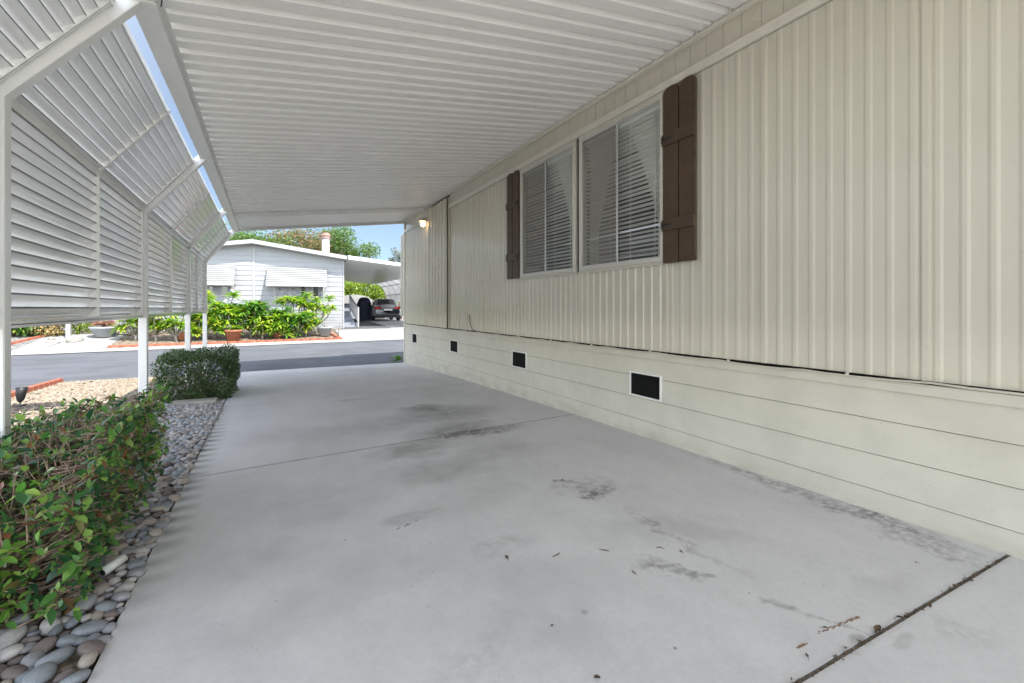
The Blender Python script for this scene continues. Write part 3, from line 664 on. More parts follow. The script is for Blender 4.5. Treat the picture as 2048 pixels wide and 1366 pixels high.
f.cbox(GX1-.002, GX1+.03, RY0, 11.62, zg-.014, zg-.008, .001)
f.build('gutter', M['white'], port, world=True)
f = MB()                                   # end fascia and cross beam
a = Vector((GX0+.02, 11.60, rz(-.6)+.03)); b = Vector((XW-.01, 11.60, rz(XW)+.03)); f.bar(a, b, .03, .15)
f.bar(a+Vector((0, -.02, -.085)), b+Vector((0, -.02, -.085)), .06, .012)
f.build('end_fascia', M['white'], port, world=True)
f = MB(); f.bar((-.52, 9.77, rz(-.52)-.042), (XW-.05, 9.77, rz(XW-.05)-.042), .075, .078); bevel(f.build('cross_beam', M['white'], port, world=True), .004)
for q in range(9):
    f = MB(); f.obox((-.3+q*.4, 9.7315, rz(-.3+q*.4)-.03), (.005, 0, 0), (0, .002, 0), (0, 0, .005)); f.build('beam_screw', M['black'], port, world=True)
KX = XP+.01
for y in FR:                                # posts with bent rafters
    p = MB(); p.cbox(XP-.037, XP+.037, y-.037, y+.037, G(XP, y)-.2, kz(y)-.01, .005)
    po = p.build('post', M['white'], port, world=True)
    r_ = MB(); A = Vector((XP-.012, y, kz(y)-.035)); B = Vector((GX0+.03, y, zg-.03)); r_.bar(A, B, .074, .085)
    r_.box(GX0-.01, GX1+.01, y-.05, y+.05, zg-.063, zg-.0555)
    bevel(r_.build('rafter', M['white'], po, world=True), .004)
# louvre panels
SX, SZ = GX0-.055, 2.80
def panel(y0, y1, slope):
    f = MB()
    if not slope:
        K = lambda y: kz(y)-.03; n = 15
        for i in range(n):
            zt0, zt1 = 1.105+(K(y0)-1.105)*(i+.9)/n, 1.105+(K(y1)-1.105)*(i+.9)/n
            pr = [(.004, -.010), (.006, -.003), (.003, .001), (-.002, -.001), (-.024, -.034), (-.050, -.071), (-.055, -.074), (-.059, -.070)]
            n_ = len(pr); vs = [(XP-.01+a, y0, zt0+b) for a, b in pr]+[(XP-.01+a, y1, zt1+b) for a, b in pr]
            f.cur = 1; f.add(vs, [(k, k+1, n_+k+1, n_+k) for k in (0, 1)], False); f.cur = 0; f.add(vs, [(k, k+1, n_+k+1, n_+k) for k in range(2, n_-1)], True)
        f.cbox(XP-.02, XP+.012, y0, y1, 1.075, 1.082, .001); f.cbox(XP+.009, XP+.012, y0, y1, 1.06, 1.10, .001)
    else:
        n = 10
        for y in (0,):
            for i in range(n):
                u = (i+.75)/n; vs = []
                for yy in (y0, y1):
                    a0 = Vector((XP, 0, kz(yy))); a1 = Vector((SX, 0, SZ)); e = (a1-a0).normalized(); nn = Vector((-e.z, 0, e.x))
                    p = a0+(a1-a0)*u
                    for o_, d_ in ((.003, -.006), (.004, -.002), (.002, .0), (-.002, -.001), (-.012, -.040), (-.026, -.080), (-.030, -.083), (-.033, -.079)):
                        q = p-nn*o_+e*d_; vs.append((q.x, yy, q.z))
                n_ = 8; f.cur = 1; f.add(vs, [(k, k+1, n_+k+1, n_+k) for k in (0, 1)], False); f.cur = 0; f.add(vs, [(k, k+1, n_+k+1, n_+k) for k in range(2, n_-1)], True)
        # top and knee rails
        f.cbox(SX-.004, SX+.004, y0, y1, SZ-.035, SZ+.01, .001)
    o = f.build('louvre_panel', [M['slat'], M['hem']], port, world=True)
    s_ = MB()
    if not slope:
        s_.bar((XP-.02, y0, kz(y0)-.012), (XP-.02, y1, kz(y1)-.012), .06, .05)
        s_.build('knee_rail', M['white'], o, world=True)
    # hangers: middle and both ends
    ys = [(y0+y1)/2, y0+.03, y1-.03] if y0 > -1 else [(y0+y1)/2]
    for yh in ys:
        h_ = MB()
        if not slope:
            h_.box(XP-.072, XP+.012, yh-.0015, yh+.0015, 1.075, kz(yh)); h_.box(XP+.010, XP+.0125, yh-.0016, yh+.014, 1.075, kz(yh))
            for i in range(15):
                z_ = 1.105+(kz(yh)-.03-1.105)*(i+.9)/15; h_.obox((XP-.012, yh-.003, z_-.05), (.004, 0, 0), (0, .0015, 0), (0, 0, .004))
        else:
            a0 = Vector((XP+.010, yh, kz(yh)-.006)); a1 = Vector((SX+.010, yh, SZ-.006)); nn = Vector((.75, 0, -.66)).normalized()
            h_.bar(a0-nn*.038, a1-nn*.038, .003, .084, up=nn); h_.bar(a0+nn*.003+Vector((0, .006, 0)), a1+nn*.003+Vector((0, .006, 0)), .015, .0025, up=nn)
            for i in range(10):
                p = a0+(a1-a0)*((i+.35)/10)-nn*.02; h_.obox(p+Vector((0, -.003, 0)), (.004, 0, 0), (0, .0015, 0), (0, 0, .004))
        h_.build('hanger', M['white'], o, world=True)
for y0, y1 in zip([RY0+.1]+FR, FR):
    panel(y0+.038, y1-.038, False); panel(y0+.038, y1-.038, True)
f = MB(); f.tube([(GX1+.012, 2.05, 2.86), (GX1+.03, 2.1, 2.84), (GX1+.04, 2.15, 2.80), (GX1+.02, 2.17, 2.76), (GX1+.015, 2.16, 2.72)], .003, 5)
f.build('loose_wire', M['black'], port, world=True); f = MB()
f.tube([(GX1+.035, 3.02, 2.89), (GX1+.05, 3.05, 2.86), (GX1+.035, 3.08, 2.80)], .003, 5)
f.build('loose_wire', M['black'], port, world=True)

# ------------------------------------------------------------------ pebbles, gravel
def pebble_mesh(seed, a, b, c):
    bm = bmesh.new(); bmesh.ops.create_icosphere(bm, subdivisions=3, radius=1); off = Vector((seed*3.1, seed*1.7, seed*.9))
    for v in bm.verts:
        k = 1+.16*noise.noise(v.co*1.1+off)+.05*noise.noise(v.co*2.6+off); v.co = Vector((v.co.x*a*k, v.co.y*b*k, v.co.z*c*k))
    me = bpy.data.meshes.new('river_pebble'); bm.to_mesh(me); bm.free()
    for p in me.polygons: p.use_smooth = True
    return me
vari = []
for k in range(14):
    r_ = random.Random(k+2); vari.append((pebble_mesh(k, .5, r_.uniform(.30, .42), r_.uniform(.19, .27)), PM[k % 5]))
def mesh_with(me, mat):
    m = me.copy(); m.materials.clear(); m.materials.append(mat); return m
lib = [(mesh_with(me, pm[1]), pm[0]) for me, _ in vari[:6] for pm in PM]
pr = random.Random(11); placed = []; cell = {}
def try_place(x, y, rad):
    ci, cj = int(x/.15), int(y/.15)
    for i in (-1, 0, 1):
        for j in (-1, 0, 1):
            for (a, b, c) in cell.get((ci+i, cj+j), []):
                if (a-x)**2+(b-y)**2 < ((c+rad)*.80)**2: return False
    cell.setdefault((ci, cj), []).append((x, y, rad)); return True
for k in range(26000):
    x = pr.uniform(-1.32, -.508); y = 1.55+pr.random()*9.7
    big = y < 7.0
    L = pr.choice([.05, .06, .075, .09, .105]) if y < 2.6 else pr.uniform(.045, .085)
    if not big: L *= .55
    if k > 14000: L *= .62
    if x > -.5-L*.08: continue
    if x < -.74+.05*math.sin(y*9) and 2.38 < y < 3.95: continue
    if y > 7.45 and y < 9.0 and x > -1.2: continue
    if try_place(x, y, L*.40): placed.append((x, y, L))
print('pebbles', len(placed))
def scr(p): d = FX*p[0]+FY*p[1]; return p[2]/max(.3, d)
inbush = lambda p: -1.32 < p[0] < -.78 and 2.75 < p[1] < 3.9
placed.sort(key=lambda p: -scr(p)*(.2 if inbush(p) else 1))
stuff = MB(); unit = vari
lowu = []
for k in range(6):
    bm = bmesh.new(); bmesh.ops.create_icosphere(bm, subdivisions=2, radius=1)
    vs = [Vector((v.co.x*.5, v.co.y*.36, v.co.z*.23))*(1+.2*noise.noise(v.co*1.3+Vector((k*3, 0, 0)))) for v in bm.verts]; fs = [[v.index for v in f_.verts] for f_ in bm.faces]; bm.free(); lowu.append((vs, fs))
LBL = {'blue_grey': 'smooth blue grey river pebble in the strip along the driveway edge', 'grey': 'smooth mid grey river pebble in the strip along the driveway edge', 'tan': 'smooth tan river pebble in the strip along the driveway edge', 'pale': 'smooth pale whitish river pebble in the strip along the driveway edge', 'dark brown': 'smooth dark brown river pebble in the strip along the driveway edge'}
nind = 0
for (x, y, L) in placed:
    d = FX*x+FY*y; l = FY*x-FX*y; vis = 1024+910*l/d > -60 and y > 1.75
    z = G(x, y)+L*.13+pr.uniform(-.004, .006); yaw = pr.uniform(0, 6.28); tx, ty = pr.gauss(0, .18), pr.gauss(0, .18)
    if nind < 300 and vis:
        me, cn = pr.choice(lib); o = bpy.data.objects.new('river_pebble', me); sc.collection.objects.link(o)
        o.location = (x, y, z); o.rotation_euler = (tx, ty, yaw); o.scale = (L, L, L); tag(o, LBL[cn], 'pebble', 'river pebbles along the driveway'); nind += 1
    else:
        vs, fs = pr.choice(lowu); Mx = Matrix.Translation((x, y, z)) @ Matrix.Rotation(yaw, 4, 'Z') @ Matrix.Rotation(tx, 4, 'X'); stuff.add([Mx @ (v*L) for v in vs], fs, True)
tag(stuff.build('river_pebbles', M['pebmix']), 'grey and tan river pebbles filling the strip beside the driveway', 'pebbles', kind='stuff')
tg = MB(); gr = random.Random(5)
bmv = [Vector((1, 0, 0)), Vector((-1, 0, 0)), Vector((0, 1, 0)), Vector((0, -1, 0)), Vector((0, 0, 1)), Vector((0, 0, -1))]
for k in range(15000):
    x = gr.uniform(-3.35, -1.25); y = gr.uniform(4.5, 11.45)
    if (x+2.85)**2+(y-8.15)**2 < .12: continue
    L = gr.uniform(.014, .034)*(1.25 if gr.random() < .15 else 1); z = G(x, y)-.008+L*.25
    Mx = Matrix.Translation((x, y, z)) @ Matrix.Rotation(gr.uniform(0, 6.28), 4, 'Z') @ Matrix.Rotation(gr.gauss(0, .4), 4, 'X') @ Matrix.Diagonal((L, L*gr.uniform(.6, .9), L*gr.uniform(.4, .6), 1))
    vs = [Mx @ (v*gr.uniform(.8, 1.1)) for v in [Vector((math.cos(a), math.sin(a), -.2)) for a in (0, 1.05, 2.1, 3.14, 4.2, 5.2)]+[Vector((.5*math.cos(a), .5*math.sin(a), .9)) for a in (.5, 2.1, 3.7, 5.3)]]
    tg.add(vs, [(0, 1, 6), (1, 2, 7, 6), (2, 3, 7), (3, 4, 8, 7), (4, 5, 9, 8), (5, 0, 6, 9), (6, 7, 8, 9)], False)
tag(tg.build('tan_gravel', M['tanstone']), 'tan and cream gravel covering the yard beside the carport', 'gravel', kind='stuff')
mu = MB()
for k in range(900):
    a = gr.uniform(0, 6.28); r_ = .42*gr.random()**.6; x, y = -2.85+r_*math.cos(a)*1.15, 8.1+r_*math.sin(a); L = gr.uniform(.012, .035)
    mu.obox((x, y, G(x, y)+gr.uniform(0, .018)), Vector((math.cos(a*3), math.sin(a*3), gr.uniform(-.3, .3)))*L, Vector((-math.sin(a*3), math.cos(a*3), 0))*L*.4, (0, 0, .004))
tag(mu.build('dark_mulch', M['mulchbits']), 'dark mulch patch around the garden spotlight', 'mulch', kind='stuff')

lt = MB(); so2 = MB()
for k in range(1500):
    x = gr.uniform(-1.8, -.70); y = gr.uniform(2.3, 3.98); L = gr.uniform(.018, .045); leaf(lt, Vector((x, y, G(x, y)+gr.uniform(.0, .03))), Vector((gr.gauss(0, 1), gr.gauss(0, 1), gr.gauss(0, .3))), Vector((gr.gauss(0, .4), gr.gauss(0, .4), 1)), L, L*.5, .5, gr.uniform(-.2, .3))
tag(lt.build('leaf_litter', leafmat('brown_leaf_litter', [(0, (.05, .03, .02)), (.5, (.10, .055, .03)), (.85, (.17, .08, .035)), (1, (.24, .11, .05))], .8, .1)), 'brown fallen leaves on the soil under the near hedge', 'leaf litter', kind='stuff')
sheet('hedge_soil', frange(-1.9, -.68, .1), wknots(2.28, 4.0, .1), .006, M['soil'])
# ------------------------------------------------------------------ near shrubs
def near_hedge():
    r = random.Random(21); cx, cy = -1.1, 3.05; root = empty('hedge_shrub', (cx, cy, G(cx, cy)), 0, 'sparse low hedge with bare twigs and glossy green leaves by the near post', 'shrub')
    lf = MB(); br = MB()
    X0, X1, Y0, Y1 = -1.75, -.60, 2.18, 3.86
    def top(x, y): return .64-.22*((X1-x)/1.15)-.12*max(0, (2.9-y)/.58)
    mains = []
    for k in range(70):
        bx, by = r.uniform(X0+.2, X1-.18), r.uniform(Y0+.22, Y1-.15)
        tx, ty = max(X0, min(X1, bx+r.gauss(0, .22))), max(Y0, min(Y1, by+r.gauss(0, .25))); tz = top(tx, ty)*r.uniform(.7, 1.0)
        m = Vector(((bx+tx)/2+r.gauss(0, .04), (by+ty)/2+r.gauss(0, .04), tz*.5)); a = Vector((bx, by, G(bx, by)-.02)); b = Vector((tx, ty, tz))
        br.tube([a, m, b], [.009, .006, .003], 5); mains.append((a, m, b))
    tips = []
    for k in range(2700):
        a, m, b = r.choice(mains); u = r.random()**.6; p = m.lerp(b, u) if r.random() < .8 else a.lerp(m, r.uniform(.5, 1))
        d = rv(r); d.z = abs(d.z)*.8+.1; d += Vector((.25*(p.x-cx), .15*(p.y-cy), 0)); q = p+d.normalized()*r.uniform(.06, .2)
        if q.x > X1: q.x = X1-r.random()*.04
        if q.y < Y0: q.y = Y0+r.random()*.05
        if q.z > top(q.x, q.y)+.03: q.z = top(q.x, q.y)-r.random()*.07
        mm = (p+q)/2+rv(r)*.02; br.tube([p, mm, q], [.0035, .0025, .0015], 4); tips.append((q, (q-mm).normalized()))
    # extra shoots reaching outwards at the near and right faces
    for k in range(1500):
        f_ = r.random()
        if f_ < .33: q = Vector((r.uniform(X0, X1), Y0+abs(r.gauss(0, .06)), 0)); nrm = Vector((0, -1, .3))
        elif f_ < .70: q = Vector((X1-abs(r.gauss(0, .04)), r.uniform(Y0+.1, Y1), 0)); nrm = Vector((1, 0, .3))
        else: q = Vector((r.uniform(X0, X1), r.uniform(Y0, Y1), 9)); nrm = Vector((0, 0, 1))
        q.z = top(q.x, q.y)+r.gauss(0, .025) if q.z > 5 else r.uniform(.12, 1)*top(q.x, q.y)
        p = q-nrm*r.uniform(.08, .16)+rv(r)*.05; br.tube([p, q], [.003, .0015], 4); tips.append((q, (nrm+rv(r)*.5).normalized()))
    for q, d in tips:
        front = q.y < 2.75 or q.x < -1.0 or q.z > .25
        nleaf = r.choice([1, 2, 3, 4]) if front else r.choice([1, 1, 2, 3])
        bare = q.z > .33 and -1.15 < q.x < -.7 and r.random() < .35
        if bare: continue
        a0 = r.uniform(0, 6.28)
        for j in range(nleaf):
            s_ = d.orthogonal().normalized(); s_.rotate(Matrix.Rotation(a0+j*2.4, 3, d)); dd = (d*.5+s_).normalized(); L = r.choice([r.uniform(.022, .04), r.uniform(.035, .07)])
            leaf(lf, q-d*.012*j, dd, Vector((0, 0, 1))+rv(r)*.5, L, L*r.uniform(.42, .56), .25, r.uniform(0, .25))
    fs_ = lf; lf.cur = 1
    for k in range(85):                                 # fresh glossy shoots on the near, lower face
        q = Vector((r.uniform(-1.45, -.74), r.uniform(2.02, 2.34), 0)); q.z = r.uniform(.10, .52-.15*(-.7-q.x)); 
        if q.x > -.85: q.y += .18
        p = q+Vector((r.uniform(-.05, .05), .2, -.06)); br.tube([p, (p+q)/2+rv(r)*.02, q], [.004, .003, .0018], 4)
        d = (Vector((.3, -1, .25))+rv(r)*.6).normalized(); a0 = r.uniform(0, 6.28)
        for j in range(r.choice([4, 5, 6, 7])):
            s_ = d.orthogonal().normalized(); s_.rotate(Matrix.Rotation(a0+j*2.4, 3, d)); L = r.uniform(.038, .068)
            leaf(fs_, q-d*.014*j, (d*.45+s_).normalized(), Vector((0, 0, 1))+rv(r)*.4, L, L*r.uniform(.5, .6), .25, r.uniform(0, .2))
    lf.cur = 0; fresh = leafmat('fresh_hedge_leaf', [(0, (.04, .13, .05)), (.3, (.12, .30, .05)), (.7, (.28, .50, .08)), (1, (.42, .58, .13))], .28, .35)
    lf.build('leaves', [M['hedgeleaf'], fresh], root, world=True); br.build('branches', M['twig'], root, world=True)
near_hedge()
def boxy():
    r = random.Random(4); cx, cy = -.86, 8.1; root = empty('clipped_shrub', (cx, cy, G(cx, cy)), 0, 'square clipped dark green shrub beside the far end of the driveway', 'shrub')
    lf = MB(); br = MB(); g = G(cx, cy); X0, X1, Y0, Y1, Z1 = -1.30, -.42, 7.5, 8.75, .49
    for k in range(15000):
        u, v, q = r.random(), r.random(), r.random(); dep = abs(r.gauss(0, .05)); f_ = r.random()
        if f_ < .34: p = Vector((X0+(X1-X0)*u, Y0+dep, g+(Z1-g)*v)); n = Vector((0, -1, .2))
        elif f_ < .54: p = Vector((X1-dep, Y0+(Y1-Y0)*u, g+(Z1-g)*v)); n = Vector((1, 0, .2))
        elif f_ < .84: p = Vector((X0+(X1-X0)*u, Y0+(Y1-Y0)*v, Z1-dep)); n = Vector((0, 0, 1))
        elif f_ < .93: p = Vector((X0+dep, Y0+(Y1-Y0)*u, g+(Z1-g)*v)); n = Vector((-1, 0, .2))
        else: p = Vector((X0+(X1-X0)*u, Y1-dep, g+(Z1-g)*v)); n = Vector((0, 1, .2))
        h = (p.z-g)/(Z1-g); c = Vector((cx, cy, p.z)); p = c+(p-c)*(1-.10*(1-h)**2-.06*max(0, h-.85)/.15); p += n*.05*(noise.noise(p*4.5)*2.2+noise.noise(p*11))+rv(r)*.012
        if p.x > -.40: p.x = -.40
        d = (n*.6+rv(r)).normalized(); L = r.uniform(.022, .042); leaf(lf, p, d, Vector((0, 0, 1))+rv(r)*.7, L, L*.5, .2, .1)
    for k in range(60):
        p = Vector((r.uniform(X0+.2, X1-.2), r.uniform(Y0+.2, Y1-.2), g-.02)); q = Vector((r.uniform(X0+.03, X1-.05), r.uniform(Y0+.03, Y1), r.uniform(g+.2, Z1-.03))); br.tube([p, (p+q)/2+rv(r)*.05, q], [.010, .006, .002], 4)
    lf.build('leaves', M['boxleaf'], root, world=True); br.build('branches', M['wood'], root, world=True)
boxy()
def strap_plant(name, x, y, n, L, W, mat, label, seed, cat='plant', up=.6, z=None):
    r = random.Random(seed); z = G(x, y) if z is None else z; lf = MB()
    for k in range(n):
        a = r.uniform(0, 6.28); d = Vector((math.cos(a), math.sin(a), r.uniform(up*.3, up*1.8))); leaf(lf, Vector((r.gauss(0, L*.12), r.gauss(0, L*.12), r.uniform(0, L*.4))), d, Vector((0, 0, 1)), L*r.uniform(.6, 1.1), W, .3, .35)
    o = lf.build(name, mat); o.location = (x, y, z); return tag(o, label, cat)
strap_plant('leafy_plant', 2.98, 11.85, 26, .22, .07, M['plumdark'], 'small green leafy plant at the far corner of the cream home', 5)

# small things near the strip
p = MB(); p.cbox(-1.10, -.60, 7.2, 7.42, G(-.85, 7.3)-.02, G(-.85, 7.3)+.045, .006); o = p.build('flat_paver', M['rock'], None, loc=(-.85, 7.3, G(-.85, 7.3))); tag(o, 'flat pale paver lying in front of the clipped shrub', 'paver')
o = empty('sprinkler_head', (-.60, 2.62, G(-.6, 2.62)+.03), 0, 'small pale sprinkler cap lying among pebbles by the driveway edge', 'sprinkler')
q = MB(); a = Vector((-.03, -.03, .008)); b = Vector((.03, .03, .03)); q.tube([a, b], .019, 14); q.build('cap', M['pvc'], o); q = MB(); q.tube([a+Vector((-.004, -.004, -.001)), a], .013, 12); q.build('nozzle', M['dark'], o)
gx, gy = -2.80, 8.15; o = empty('garden_spotlight', (gx, gy, G(gx, gy)), 0, 'small black garden spotlight on a stake in the dark mulch', 'garden light')
q = MB(); q.tube([(0, 0, -.05), (0, 0, .09)], .010, 8); q.lathe((0, 0, .0), [(.035, 0), (.03, .012), (.008, .018)], 12); q.build('stake', M['black'], o)
q = MB(); ax = Vector((.05, .10, .95)).normalized(); c = Vector((0, 0, .11)); q.tube([c-ax*.03, c, c+ax*.08, c+ax*.16, c+ax*.165], [.012, .035, .05, .062, .045], 16); q.build('lamp_head', M['black'], o)
# brick edging
def edging(name, pts, bw, bh, label, mat, group, gap=.008, L=.2):
    k = 0; tot = 0
    for (a, b) in zip(pts, pts[1:]):
        a, b = Vector(a), Vector(b); n = max(1, round((b-a).length/L)); 
        for i in range(n):
            c = a.lerp(b, (i+.5)/n); d = (b-a)/n; dl = d.length; th = math.atan2(d.y, d.x)+rnd.gauss(0, .02)
            g0, g1 = G(*(c-d*.5)), G(*(c+d*.5))
            if edging_mesh.get(name) is None:
                m = MB(); m.cbox(-dl/2+gap, dl/2-gap, -bw/2, bw/2, -.05, bh, .008); e = m.build(name, mat); edging_mesh[name] = e
            else: e = copy_obj(edging_mesh[name])
            e.location = (c.x, c.y, (g0+g1)/2+rnd.uniform(-.004, .004)); e.rotation_euler = (0, -math.atan2(g1-g0, dl), th); tag(e, label, 'brick', group)
edging_mesh = {}
edging('edging_brick', [(-3.30, 7.2), (-3.40, 11.45)], .09, .085, 'red edging brick in the row along the left of the tan gravel', M['brick'], 'red bricks edging the tan gravel yard', L=.22)
c0 = [( -4.55, 19.62), (2.70, 19.62)]
wp = lambda x, w: (x, YY(x, w))
edging('border_brick', [wp(-4.55, 19.62), wp(-1, 19.62), wp(2.68, 19.62), wp(2.30, 21.3)], .10, .07, 'red border brick in front of the plumeria bed', M['brick'], 'red bricks bordering the plumeria bed', L=.3)
edging('garden_brick', [wp(-14, 19.75), wp(-10, 19.75), wp(-7.6, 19.75), wp(-7.2, 20.5), wp(-6.75, 22.2)], .10, .07, 'red brick curving round the white gravel garden across the street', M['brick'], 'red bricks round the white gravel garden', L=.32)

# litter on the slab
r = random.Random(3)
def dryleaf(px, py, L, kind, label, ang=None):
    p = gp(px, py); m = MB(); an = r.uniform(0, 6.28) if ang is None else ang
    if kind == 'twig': m.tube([Vector((-L, 0, .003)), Vector((-L*.2, L*.15, .006)), Vector((L, 0, .004))], [.0016, .0022, .0010], 5); m.tube([Vector((-L*.2, L*.15, .006)), Vector((L*.1, L*.6, .008))], [.0015, .0008], 4)
    else: leaf(m, Vector((-L/2, 0, .004)), Vector((1, .1, .12)), Vector((0, 0, 1)), L, L*.55, .6, -.15); m.tube([Vector((-L*.9, L*.1, .002)), Vector((-L/2, 0, .004))], .0008, 4)
    o = m.build('twig' if kind == 'twig' else 'dry_leaf', M['leafbrown']); o.location = (p.x, p.y, p.z+.002); o.rotation_euler = (0, 0, an)
    tag(o, label, 'twig' if kind == 'twig' else 'leaf', 'dry litter on the driveway')
litter = [(1014, 1118, .03, 'leaf'), (1112, 1112, .028, 'twig'), (1208, 1102, .024, 'twig'), (1104, 1255, .018, 'leaf'), (832, 1045, .020, 'leaf'), (816, 1052, .022, 'twig'), (798, 1060, .018, 'leaf'), (690, 1083, .016, 'leaf'),
          (1362, 1106, .022, 'leaf'), (1268, 1147, .016, 'twig'), (1757, 1264, .042, 'leaf'), (1832, 1128, .022, 'leaf'), (1650, 1260, .02, 'leaf'), (1194, 1360, .03, 'leaf'), (1350, 1301, .014, 'leaf'), (1614, 1315, .018, 'leaf'),
          (1498, 1190, .014, 'leaf'), (1320, 1098, .018, 'twig'), (1124, 962, .03, 'leaf'), (1600, 968, .03, 'leaf'), (1940, 1165, .03, 'leaf'), (1860, 1215, .025, 'leaf'), (1800, 1240, .03, 'leaf'), (1690, 1300, .02, 'leaf'), (1720, 1288, .022, 'leaf')]
for x, y, L, k in litter: dryleaf(x, y, L, k, 'tiny dry brown twig lying on the concrete driveway' if k == 'twig' else 'tiny curled dry brown leaf lying on the concrete driveway')
crumb = MB()
for k in range(380):
    u = r.random(); x = -.3+3.4*u; y = .8835-.1*(x+.5)/3.62+r.gauss(0, .007); L = r.uniform(.0015, .0048); a = r.uniform(0, 3.1)
    crumb.obox((x, y, jz(y)+r.uniform(-.006, .003)), Vector((math.cos(a), math.sin(a), .2))*L, Vector((-math.sin(a), math.cos(a), .1))*L*.5, (0, 0, L*.4))
tag(crumb.build('joint_debris', M['leafbrown']), 'brown crumbs of leaf litter packed in the near driveway joint', 'debris', kind='stuff')
# rust streaks (thin flakes)
for (ax_, ay_, bx_, by_) in ((1632, 1270, 1718, 1234), (1572, 1310, 1612, 1289)):
    a, b = gp(ax_, ay_), gp(bx_, by_); m = MB(); n = 26
    for i in range(n):
        c = a.lerp(b, (i+r.random())/n)+Vector((r.gauss(0, .002), r.gauss(0, .002), .0025)); m.obox(c, (b-a).normalized()*r.uniform(.004, .009), Vector((0, 1, 0))*r.uniform(.001, .003), (0, 0, .0012))
    tag(m.build('bark_strip', simple('rusty_bark', (.24, .155, .105), .9), None, loc=tuple(a)), 'thin rusty brown bark strip on the near concrete, %s one' % ('longer' if ax_ == 1632 else 'shorter'), 'bark strip', 'bark strips on the concrete')

exec_bg = True
# ------------------------------------------------------------------ house across the street
HR = R(-7); hz = .2
hs = empty('white_house', (3.18, 22.69, hz), HR, 'white gabled mobile home across the street with two awned windows', 'house')
def hroof(x): return 3.40-.145*abs(x+3.735)+.145*3.735-.0   # local z of roof top (base at hz)
def laps(mb, x0, x1, z0, z1f, st=.218, zstart=None):
    z = z0; k = 0
    while z < 4.1:
        zt = z+st
        # clip by roof line with small pieces
        xs = frange(x0, x1, .4)
        for a, b in zip(xs, xs[1:]):
            za, zb = min(zt, z1f(a)), min(zt, z1f(b))
            if za <= z and zb <= z: continue
            za, zb = max(za, z), max(zb, z); k1 = (za-z)/st; k2 = (zb-z)/st
            mb.add([(a, -.022, z), (b, -.022, z), (b, -.022+.018*k2, zb), (a, -.022+.018*k1, za), (a, 0, z), (b, 0, z)], [(0, 1, 2, 3), (0, 4, 5, 1)], False)
        z = zt; k += 1
f = MB(); laps(f, -7.47, 0, .66, lambda x: hroof(x)-.15)
for z, st in ((-.1, .19), (.09, .19), (.28, .12), (.40, .13), (.53, .13)): f.add([(-7.47, -.022, z), (0, -.022, z), (0, -.006, z+st), (-7.47, -.006, z+st), (-7.47, 0, z), (0, 0, z)], [(0, 1, 2, 3), (0, 4, 5, 1)])
f.build('wall', M['house'], hs)
f = MB()
f.add([(-7.47, .001, -.2), (0, .001, -.2), (0, .001, 3.24), (-3.735, .001, 3.78), (-7.47, .001, 3.24), (-7.47, 15, -.2), (0, 15, -.2), (0, 15, 3.24), (-3.735, 15, 3.78), (-7.47, 15, 3.24)], [(0, 1, 2, 3, 4), (5, 9, 8, 7, 6), (1, 6, 7, 2), (0, 4, 9, 5)]); f.build('wall_body', M['house'], hs)
f = MB(); f.cbox(-3.79, -3.69, -.04, -.001, .5, hroof(-3.735)-.16, .004); f.build('centre_board', M['housetrim'], hs)
for xa in (-.05, -7.48): f = MB(); f.cbox(xa, xa+.062, -.04, .03, -.15, 3.22, .004); f.build('corner_board', M['housetrim'], hs)
f = MB(); OV = .52
def rf(x, dz): return hroof(x)+dz
for sgn, xa, xb in ((1, -3.735, .12), (-1, -3.735, -7.9)):
    f.add([(xa, -OV, rf(xa, -.17)), (xb, -OV, rf(xb, -.17)), (xb, -OV, rf(xb, 0)), (xa, -OV, rf(xa, 0)), (xa, 15.3, rf(xa, -.17)), (xb, 15.3, rf(xb, -.17)), (xb, 15.3, rf(xb, 0)), (xa, 15.3, rf(xa, 0))],
          [(0, 1, 2, 3), (4, 7, 6, 5), (0, 4, 5, 1), (1, 5, 6, 2)], False)
f.build('roof', M['housetrim'], hs)
ro = MB()
for xa, xb in ((-3.735, .13), (-3.735, -7.92)): ro.add([(xa, -OV+.03, rf(xa, .012)), (xb, -OV+.03, rf(xb, .012)), (xb, 15.3, rf(xb, .012)), (xa, 15.3, rf(xa, .012))], [(0, 1, 2, 3)])
ro.build('roof_shingles', M['roofsh'], hs)
c = MB(); cx_, cy_ = -.85, 3.0; c.lathe((cx_, cy_, 0), [(.19, 3.0), (.19, 4.62), (.0, 4.62)], 20); co = c.build('chimney', M['housetrim'], hs)
c = MB(); c.lathe((cx_, cy_, 0), [(.16, 4.6), (.23, 4.62), (.235, 4.66), (.20, 4.68), (.20, 4.74), (.24, 4.75), (.24, 4.80), (.20, 4.83), (.20, 4.90), (.22, 4.91), (.0, 4.96)], 20); c.build('chimney_cap', simple('rusty_cap', (.28, .17, .14), .6), co)
